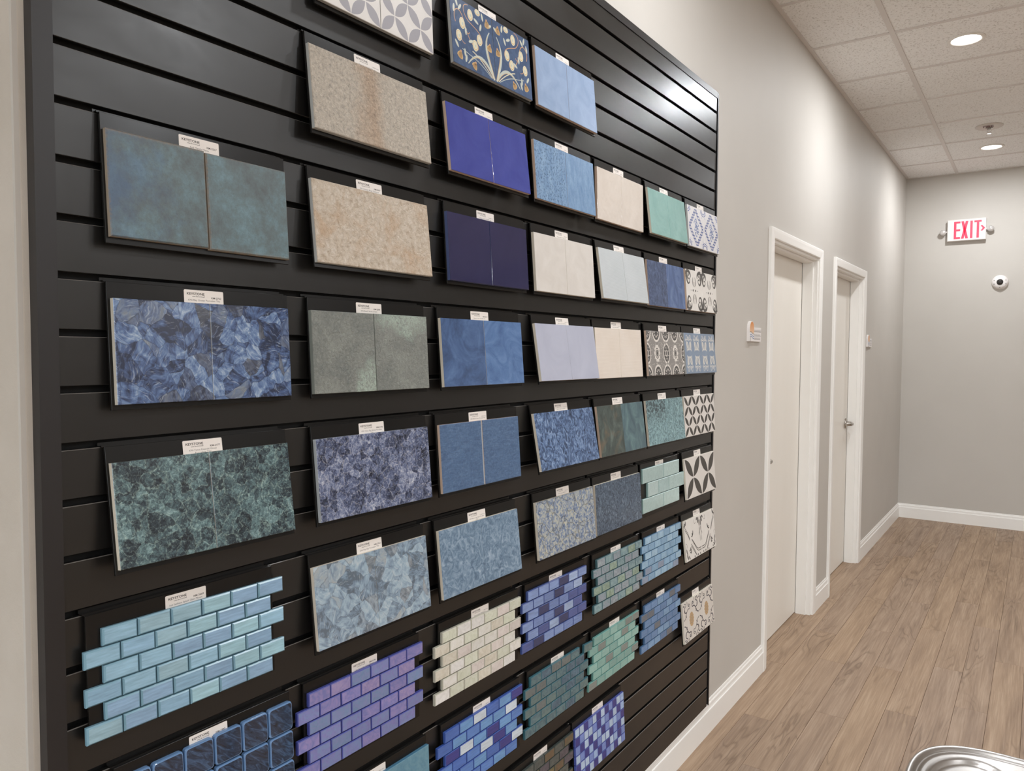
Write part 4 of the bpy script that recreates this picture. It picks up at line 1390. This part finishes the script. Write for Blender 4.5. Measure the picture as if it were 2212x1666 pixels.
for i, (ya, widths) in enumerate(((-0.152, (0.168, 0.136)), (-0.112, (0.086, 0.086, 0.135)), (-0.152, (0.166, 0.138)))):
    y = ya
    for k, wd in enumerate(widths):
        ob = brick_mesh(wd - .0014, 0.0478, .0078, .0014).build('mosaic_piece', [fm[(i * 2 + k) % 4], fe], r)
        ob.location = (0.00412, y + wd / 2, -0.0155 - (i + .5) * 0.0492)
        y += wd
r = B('bigpetal', 11, 2.118, 0.030, 'sample board of white tiles with large black crossed petals, one cross per tile', w=0.298)
pair(r, MATS['petal_white'], MBISQ, 0.298, 0.0005)
motif(r, [MATS['black_petal_print']], petals(1, 0.36), 0.298)

# seventh row
r = B('zafiro', 14, 0.058, 0.024, 'sample board of rounded square navy glass mosaic at the bottom left edge', 'KM-1992', '2X2 Fusion Zafiro Glass Mosaic', w=0.305)
def m_zaf(nb):
    v = nb.coord(rand=True, rot=0.7)
    mp = nb.n('ShaderNodeMapping', {'Vector': v, 'Scale': (1, 30, 120)}).outputs[0]
    n1 = nb.noise(mp, 1.0, 5, 0.65, 1.5)
    c = nb.ramp(n1, [(0.3, c_('#161D2C')), (0.5, c_('#22344E')), (0.66, c_('#34567C')), (0.82, c_('#4E78A2'))])
    return dict(base=c, rough=0.08, coat=0.4)
zf = mat('zafiro_glass', m_zaf)
ze = mat('zafiro_rim', base=c_('#5B87B8'), rough=0.1, coat=0.4)
def round_brick(w, h, t, rad):
    pts = []
    for cy, cz, a in ((w / 2 - rad, h / 2 - rad, 0), (-w / 2 + rad, h / 2 - rad, 90), (-w / 2 + rad, -h / 2 + rad, 180), (w / 2 - rad, -h / 2 + rad, 270)):
        pts += arc(cy, cz, rad, math.radians(a), math.radians(a + 90), 3)
    n = len(pts)
    mb = MB()
    lay = [(0.0, 1.0), (t * 0.72, 1.0), (t * 0.93, 0.965), (t, 0.915)]
    for x, s in lay:
        mb.v += [(x, y * s, z * s) for y, z in pts]
    for k in range(3):
        for i in range(n):
            j = (i + 1) % n
            mb.f.append((k * n + i, k * n + j, (k + 1) * n + j, (k + 1) * n + i)); mb.m.append(1)
    mb.f.append(tuple(range(3 * n, 4 * n))); mb.m.append(0)
    return mb
zme = None
for i in range(3):
    for j in range(6):
        if zme is None:
            ob = round_brick(0.0482, 0.0482, 0.0085, 0.005).build('mosaic_piece', [zf, ze], r); zme = ob.data
        else:
            ob = link('mosaic_piece', zme, r)
        ob.location = (0.00412, -0.1524 + (j + .5) * 0.0508, -0.0135 - (i + .5) * 0.0508)
r = B('purple', 14, 0.394, 0.018, 'sample board of iridescent violet glass brick mosaic', 'KM-2146', '1X2 Tarquille Glass Mosaic', w=0.305)
pp = [glass('violet_glass_%d' % i, a, 0.08, 0.16, b, 2.0) for i, (a, b) in enumerate((('#6F72B4', '#8C80BC'), ('#7876B6', '#7084B8'), ('#8478B4', '#9A8ABA'), ('#6785B0', '#7882B6')))]
mosaic(r, 6, 6, 0.0508, 0.0256, pp, edge_of('violet_glass_edge', '#434CA0', 1.0), dz0=-0.0175, y0=-0.1475, seed=8, wts=(4, 4, 4, 2))
r = B('pearl', 14, 0.763, 0.017, 'sample board of pearly cream glass brick mosaic', w=0.305)
pe = [glass('pearl_glass_%d' % i, h, 0.1, 0.14, b, 1.5) for i, (h, b) in enumerate((('#CFCCC0', '#DAD8D2'), ('#C8C0AC', '#D6D0C0'), ('#D0CECA', '#DEDCD8'), ('#C2C6AE', '#CFD2C0'), ('#C9BDB6', '#D6CCC6')))]
mosaic(r, 6, 6, 0.0508, 0.0258, pe, edge_of('pearl_glass_edge', '#B9B6A4', 0.95), dz0=-0.019, y0=-0.1485, seed=12)
r = B('bluemix', 14, 1.100, 0.017, 'sample board of periwinkle and navy glass brick mosaic', w=0.305)
bm = [glass('periwinkle_glass_%d' % i, h, 0.07, 0.3) for i, h in enumerate(('#7490C6', '#6480BA', '#2E3A68', '#92ABD4', '#46599A'))]
mosaic(r, 6, 6, 0.0508, 0.0257, bm, edge_of('periwinkle_glass_edge', '#41589C', 0.9), dz0=-0.0165, y0=-0.1505, seed=21,
       grid=('000230', '001203', '021144', '011234', '043244', '420011'))
r = B('irid', 14, 1.452, 0.022, 'sample board of shimmering grey-green glass brick mosaic', w=0.305)
ir = [glass('shimmer_glass_%d' % i, h, 0.1, 0.2, b, 1.6) for i, (h, b) in enumerate((('#5F8490', '#80A2A6'), ('#6C8C92', '#8E96A6'), ('#7C8794', '#94A6AE'), ('#76917F', '#8FA898')))]
mosaic(r, 6, 6, 0.0508, 0.0258, ir, edge_of('shimmer_glass_edge', '#3F6A72', 0.9), dz0=-0.0165, y0=-0.1375, seed=5)
r = B('ltbluemos', 14, 1.790, 0.019, 'sample board of light blue glass brick mosaic beside the black-and-white hexagon tiles', w=0.305)
lb_ = [glass('light_blue_glass_%d' % i, h, 0.1, 0.18, swirl=1.0) for i, h in enumerate(('#78A8CC', '#86B3D2', '#8498B4', '#94BEDA'))]
mosaic(r, 6, 6, 0.0508, 0.0252, lb_, edge_of('light_blue_glass_edge', '#5687AC', 0.9), dz0=-0.0175, y0=-0.1465, seed=9)
r = B('deco', 14, 2.118, 0.032, 'sample board of white tiles with thin black hexagon lines and leaf sprigs')
pair(r, MATS['print_white'], MBISQ, gap=0.0005)
motif(r, [MATS['charcoal_print'], MATS['mid_grey_print']], d_deco)

# eighth row
r = B('teal2', 17, 0.418, 0.022, 'sample board of smooth teal glass at the bottom edge of the picture', w=0.303)
tg = glass('teal_smooth_glass', '#4C86A0', 0.06, 0.12, '#5B93A8', 1.0)
pair(r, tg, edge_of('teal_smooth_edge', '#3C7898', 1.0), 0.303, 0.0012, dz0=-0.0185)
r = B('whiteblue', 17, 0.771, 0.018, 'sample board of royal blue and white glass brick mosaic', w=0.305)
wb = [glass('royal_glass_%d' % i, h, 0.07, 0.25) for i, h in enumerate(('#3A68BA', '#5A94CE', '#36398C', '#C2D0DC', '#4A7CC6'))]
mosaic(r, 6, 6, 0.0508, 0.0257, wb, edge_of('royal_glass_edge', '#3158AE', 0.9), dz0=-0.0165, y0=-0.1475, seed=33,
       grid=('013012', '014113', '231214', '404321', '141023', '014414'))
r = B('dkteal', 17, 1.113, 0.016, 'sample board of dark teal glass brick mosaic with one brick slipped to the right', w=0.305)
dt = [glass('dark_teal_glass_%d' % i, h, 0.08, 0.35, b, 0.0) for i, (h, b) in enumerate((('#3F6270', '#557A80'), ('#4B6A70', '#5E7A78'), ('#5A6468', '#6A7472'), ('#38586E', '#4E748A')))]
mosaic(r, 6, 6, 0.0508, 0.0257, dt, edge_of('dark_teal_glass_edge', '#2E6A78', 0.9), dz0=-0.0155, y0=-0.1475, seed=14, wts=(4, 4, 2, 3), jog={(0, 5): (0.024, -0.004, -0.06)})
r = B('foam', 17, 1.450, 0.014, 'sample board of seafoam green glass brick mosaic with grey bricks', w=0.305)
fo_ = [glass('seafoam_glass_%d' % i, h, 0.12, 0.14) for i, h in enumerate(('#79AEA4', '#84B8AE', '#7C8682', '#72A69E'))]
mosaic(r, 6, 6, 0.0508, 0.0258, fo_, edge_of('seafoam_glass_edge', '#5C9C94', 0.95), dz0=-0.0165, y0=-0.1475, seed=6, wts=(4, 4, 2, 3))
r = B('bluebrick', 17, 1.796, 0.018, 'sample board of medium blue glass brick mosaic with grey bricks', w=0.305)
bb = [glass('mid_blue_glass_%d' % i, h, 0.1, 0.2) for i, h in enumerate(('#5888BC', '#6A9AC6', '#5E6A78', '#4E7CAE'))]
mosaic(r, 6, 6, 0.0508, 0.0258, bb, edge_of('mid_blue_glass_edge', '#45709C', 0.9), dz0=-0.0175, y0=-0.1475, seed=18, wts=(4, 3, 3, 3))
r = B('gold', 18, 2.122, 0.029, 'sample board of white tiles with gold rosettes and dark vines')
pair(r, glaze('vine_white', '#D0C8BE', '#D6CFC6', 0.4, wob=0.04), MBISQ, gap=0.0006)
motif(r, [flatmat('gold_print', '#BC9866', .45), flatmat('dark_vine_print', '#4C4A54', .45), flatmat('grey_vine_print', '#84807C', .45)], d_gold)

# lowest row
r = B('olive', 20, 1.030, 0.016, 'sample board of dark olive and slate glass brick mosaic at the bottom of the picture', w=0.305)
ol = [glass('olive_glass_%d' % i, h, 0.1, 0.3, b, 1.5) for i, (h, b) in enumerate((('#5A5236', '#7A6A3C'), ('#3E4648', '#565E58'), ('#4A4450', '#5A5660'), ('#6A4E34', '#5A5640')))]
mosaic(r, 6, 6, 0.0508, 0.0257, ol, edge_of('olive_glass_edge', '#3A4440', 0.9), dz0=-0.0185, y0=-0.1475, seed=40)
r = B('checks', 20, 1.344, 0.024, 'sample board of small square mosaic chequered in indigo, sky blue and white', w=0.305)
ck = [glass('check_glass_%d' % i, h, 0.08, 0.15) for i, h in enumerate(('#2C2F86', '#6B86CC', '#A6BEDA', '#8FAEDC'))]
mosaic(r, 6, 12, 0.0254, 0.0256, ck, edge_of('check_glass_edge', '#4C5CB0', 0.9), False, dz0=-0.0185, y0=-0.1515, seed=50, ch=0.001, gap=0.0013,
       grid=('220120201023', '012210310203', '102023012310', '210301220102', '022130102301', '310202013021'))

# ------------------------------------------------------------------ fire sprinkler
sp = empty('fire_sprinkler', (0.712, 6.04, H))
tag(sp, 'white fire sprinkler with round FIRE plate on the ceiling', 'sprinkler')
MB().lathe((0, 0, 0.0025), (0, 0, -1), [(0.088, 0.0), (0.088, 0.0045), (0.083, 0.0078), (0.05, 0.0095), (0.0, 0.0098)], 40).build('cover_plate', mat('sprinkler_plate', base=lin('#CFC8C1'), rough=0.45), sp, True)
vs, fs = text_geo('FIRE', width=0.066, height=0.044, bold=True)
tv = [(-0.036 + a, -0.016 - b, -0.0073 - 0.0022 * 0) for a, b in vs]
ob = mesh_obj('fire_lettering', [(x, y, z - 0.0026) for x, y, z in tv], [f[::-1] for f in fs], mat('dark_red_print', base=lin('#5A1613'), rough=0.5), sp)
MCHR = mat('white_enamel_head', base=lin('#E6E3DF'), rough=0.3)
hd = MB()
hd.lathe((0, 0.012, -0.0075), (0, 0, -1), [(0.022, 0.0), (0.022, 0.004), (0.013, 0.006), (0.012, 0.014), (0.0, 0.014)], 20)
hd.build('sprinkler_body', mat('sprinkler_metal', base=lin('#A7A29C'), rough=0.3, metal=0.8), sp, True)
hd = MB()
for s in (-1, 1):
    hd.tube([(s * 0.011, 0.012, -0.018), (s * 0.013, 0.012, -0.030), (s * 0.004, 0.012, -0.044)], 0.0022, 8)
hd.tube([(0, 0.012, -0.020), (0, 0.012, -0.044)], 0.002, 8)
hd.build('frame_arm', MCHR, sp, True)
hd = MB().lathe((0, 0.012, -0.043), (0, 0, -1), [(0.0, 0), (0.017, 0.0), (0.018, 0.002), (0.015, 0.004), (0.0, 0.0045)], 20)
hd.build('deflector', MCHR, sp, True)

# ------------------------------------------------------------------ exit sign
ex = empty('exit_sign', (0.482, YF, 2.684))
tag(ex, 'white emergency exit sign with red EXIT letters, arrow and two lamp heads', 'exit sign')
MXW = mat('exit_white_plastic', base=lin('#E6E1DE'), rough=0.35)
MXR = mat('exit_red_lit', base=lin('#E0384A'), rough=0.4, emit=lin('#FF2A44'), estr=0.9)
mb = MB()
w2, h2, dd = 0.151, 0.096, 0.048
vs = []
for y, s in ((0.0, 1.0), (-dd + 0.005, 1.0), (-dd, 0.965)):
    for sx, sz in ((-1, -1), (1, -1), (1, 1), (-1, 1)):
        vs.append((sx * (w2 - (1 - s) * 0.12), y, sz * (h2 - (1 - s) * 0.12)))
fs = []
for k in (0, 4):
    for i in range(4):
        j = (i + 1) % 4
        fs.append((k + i, k + j, k + 4 + j, k + 4 + i))
fs.append((8, 9, 10, 11))
mb.add(vs, fs)
mb.build('housing', MXW, ex)
tx = MB()
yl = -dd - 0.0012
def bar(x0, z0, x1, z1):
    tx.add([(x0, yl, z0), (x1, yl, z0), (x1, yl, z1), (x0, yl, z1)], [(0, 1, 2, 3)])
z0, z1, sw_ = -0.078, 0.078, 0.019
bar(-0.098, z0, -0.098 + sw_, z1)                       # E
for zz in (z0, -0.0085, z1 - 0.017):
    bar(-0.098 + sw_, zz, -0.048, zz + 0.017)
for sx in (1, -1):                                      # X
    c = -0.0135
    tx.add([(c - sx * 0.028, yl, z0), (c - sx * 0.028 + sx * 0.021, yl, z0), (c + sx * 0.028, yl, z1), (c + sx * 0.028 - sx * 0.021, yl, z1)], [(0, 1, 2, 3) if sx > 0 else (3, 2, 1, 0)])
bar(0.029, z0, 0.029 + sw_, z1)                         # I
bar(0.079, z0, 0.079 + sw_, z1 - 0.017)                 # T
bar(0.060, z1 - 0.017, 0.116, z1)
tx.build('exit_lettering', MXR, ex)
ar = MB()
ar.add([(0.108, yl, 0.030), (0.124, yl, 0.030), (0.144, yl, 0.006), (0.124, yl, -0.018), (0.108, yl, -0.018), (0.125, yl, 0.006)],
       [(0, 5, 2, 1), (5, 4, 3, 2)])
ar.build('arrow', MXR, ex)
for s in (-1, 1):
    cx, cz = s * 0.186, -0.004 + s * 0.004
    hb = MB()
    hb.tube([(s * w2, -0.026, cz), (s * 0.165, -0.028, cz)], 0.007, 10)
    hb.lathe((cx, -0.012, cz), (0, -1, -0.15 * 1), [(0.0, 0.0), (0.016, 0.0), (0.024, 0.012), (0.0265, 0.026), (0.0265, 0.032)], 20)
    lh = hb.build('lamp_head', MXW, ex, True)
    MB().lathe((cx, -0.0425, cz - 0.0045), (0, -1, -0.15), [(0.0262, 0.0), (0.022, 0.006), (0.012, 0.0095), (0.0, 0.0105)], 20).build('lens', mat('grey_lens', base=lin('#CFCBC8'), rough=0.12, metal=0.35), lh, True)

# ------------------------------------------------------------------ dome camera on the far wall
dc = empty('dome_camera', (0.750, YF, 2.202))
tag(dc, 'small round white dome security camera on the far wall', 'security camera')
MB().lathe((0, 0, 0), (0, -1, 0), [(0.064, 0.0), (0.064, 0.008), (0.061, 0.018), (0.050, 0.030), (0.034, 0.037), (0.026, 0.038), (0.025, 0.036)], 36).build('housing', MXW, dc, True)
MB().lathe((0, -0.034, -0.002), (0, -1, 0), [(0.0255, 0.0), (0.0235, 0.008), (0.016, 0.0145), (0.006, 0.017), (0.0, 0.0175)], 24).build('lens_dome', mat('smoked_dome', base=lin('#2A2726'), rough=0.06, spec=0.6), dc, True)
for a in (20, 160, 200, 270, 340):
    t = math.radians(a)
    MB().cyl((0.047 * math.cos(t), -0.028, 0.047 * math.sin(t)), (0, -1, 0), 0.0032, 0.0032, 0.006, 10).build('sensor_hole', mat('dark_hole', base=lin('#4C4846'), rough=0.5), dc)

# ------------------------------------------------------------------ room signs
def sign(y, label):
    s = empty('room_sign', (XW, y, 1.644))
    tag(s, label, 'sign', 'small room signs beside the doors')
    MB().cbox(0.0, 0.009, -0.076, 0.084, -0.032, 0.032, 0.0008).build('plate', MXW, s)
    # rounded-top board with sun and waves
    def outline(y0, y1, zb, zc):
        r_ = (y1 - y0) / 2
        return [(y0, zb), (y1, zb)] + [( (y0 + y1) / 2 + r_ * math.cos(t), zc + 1.15 * r_ * math.sin(t)) for t in [math.pi * k / 14 for k in range(15)]]
    pts = outline(-0.098, -0.036, -0.031, 0.024)
    n_ = len(pts)
    mb = MB()
    mb.add([(0.0135, a, b) for a, b in pts] + [(0.0, a, b) for a, b in pts], [tuple(range(n_))] + [(i, n_ + i, n_ + (i + 1) % n_, (i + 1) % n_) for i in range(n_)])
    mb.build('surfboard_emblem', MXW, s)
    f = Flat(0.0137)
    f.poly([(-0.0965, 0.012), (-0.0375, 0.004), ] + [(-0.067 + 0.0295 * math.cos(t), 0.024 + 0.034 * math.sin(t)) for t in [math.pi * k / 14 for k in range(15)]])
    f.build('sun_print', mat('orange_sun_print', lambda nb: dict(base=nb.mix(nb.bw(nb.sep(nb.coord())[2], 0.0, 0.05), lin('#E3C4A4'), lin('#DB8F50')), rough=0.4)), s)
    f = Flat(0.0138)
    for k, z in enumerate((0.010, -0.001, -0.010)):
        pts = [(-0.097 + 0.060 * i / 14, z - 0.006 * i / 14 + 0.003 * math.sin(i / 14 * 5.5)) for i in range(15)]
        f.strip(pts, 0.003 if k else 0.0022, 0 if k else 1)
    f.strip([(-0.089, -0.012), (-0.089, -0.030)], 0.004, 1)
    f.build('wave_print', [mat('blue_wave_print', base=lin('#6C86B4'), rough=0.4), mat('brown_wave_print', base=lin('#6B5B50'), rough=0.4)], s)
    f = Flat(0.0093)
    r_ = random.Random(int(y * 10))
    for z, hh, a0, a1 in ((0.012, 0.010, -0.030, 0.076), (-0.003, 0.005, -0.028, 0.070), (-0.022, 0.009, -0.032, 0.070)):
        yy = a0
        while yy < a1:
            ww = r_.uniform(0.004, 0.008)
            f.poly([(yy, z), (yy + ww * 0.35, z), (yy + ww * 0.35, z + hh), (yy, z + hh)])
            f.poly([(yy, z), (yy + ww, z), (yy + ww, z + hh * 0.2), (yy, z + hh * 0.2)])
            yy += ww + 0.002
    f.poly([(-0.034, -0.0075), (0.078, -0.0075), (0.078, -0.0063), (-0.034, -0.0063)])
    f.build('print_lettering', mat('sign_grey_print', base=lin('#8E8784'), rough=0.5), s)
sign(3.015, 'small white room sign with orange sun and blue waves beside the nearer door')
sign(5.852, 'small white room sign beyond the farther door')

# ------------------------------------------------------------------ aluminium stool
st = empty('metal_stool', (1.045, 1.160, 0.0))
tag(st, 'brushed aluminium stool with a moulded seat, cut off by the bottom right corner', 'stool')
MAL = mat('brushed_aluminium', lambda nb: dict(base=nb.mix(nb.noise(nb.coord((1, 1, 1)), 6.0, 3), lin('#A3A09D'), lin('#ADAAA7')), rough=0.3, metal=1.0, bump=(nb.noise(nb.coord((300, 8, 8)), 1.0, 3), 0.05, 0.0004)))
SH = 0.742
hx, hy = 0.175, 0.185
def sq(t, p=2.7):
    c, s = math.cos(t), math.sin(t)
    k = (abs(c) ** p + abs(s) ** p) ** (-1 / p)
    return c * k, s * k
rings = [(1.0, -0.030), (1.0, -0.012), (0.995, -0.004), (0.985, -0.0005), (0.97, 0.0), (0.935, -0.0015), (0.915, -0.004), (0.90, -0.0055), (0.885, -0.005)]
seg = 96
vs, fs = [], []
def seat_z(u, v, rr):
    """u,v in -1..1 of seat; two thigh hollows meeting in a ridge towards the far side"""
    base = -0.006 - 0.012 * (1 - min(1, rr / 0.88) ** 2)
    z = base
    for s in (-1, 1):
        du, dv = (u - s * 0.33) / 0.44, (v - 0.05) / 0.66
        d = math.sqrt(du * du + dv * dv)
        t = min(1, max(0, (1.06 - d) / 0.10))
        t = t * t * (3 - 2 * t)
        z = min(z, base - 0.0065 * t)
    return z
inner = [0.88 - 0.88 * i / 34 for i in range(0, 34)]
for s_, z in rings:
    for i in range(seg):
        a, b = sq(2 * math.pi * i / seg)
        vs.append((hx * a * s_, hy * b * s_, SH + z + 0.006 * (abs(a * s_) ** 2) * (b > 0) * 0))
for s_ in inner:
    for i in range(seg):
        a, b = sq(2 * math.pi * i / seg)
        vs.append((hx * a * s_, hy * b * s_, SH + seat_z(a * s_, b * s_, s_)))
nr = len(rings) + len(inner)
for k in range(nr - 1):
    for i in range(seg):
        j = (i + 1) % seg
        fs.append((k * seg + i, k * seg + j, (k + 1) * seg + j, (k + 1) * seg + i))
vs.append((0, 0, SH + seat_z(0, 0, 0)))
for i in range(seg):
    fs.append(((nr - 1) * seg + i, (nr - 1) * seg + (i + 1) % seg, len(vs) - 1))
mesh_obj('seat', vs, fs, MAL, st, None, True)
for sx in (-1, 1):
    for sy in (-1, 1):
        MB().tube([(sx * 0.125, sy * 0.135, SH - 0.018), (sx * 0.15, sy * 0.16, 0.36), (sx * 0.175, sy * 0.185, 0.006)], [0.013, 0.0125, 0.012], 12).cyl((sx * 0.1752, sy * 0.1853, 0.0005), (0, 0, 1), 0.015, 0.014, 0.012, 12).build('leg', MAL, st, True)
for a, b in (((-1, -1), (1, -1)), ((1, -1), (1, 1)), ((1, 1), (-1, 1)), ((-1, 1), (-1, -1))):
    q = lambda s: (s[0] * 0.158, s[1] * 0.168, 0.26)
    MB().tube([q(a), q(b)], 0.009, 10).build('foot_rail', MAL, st, True)
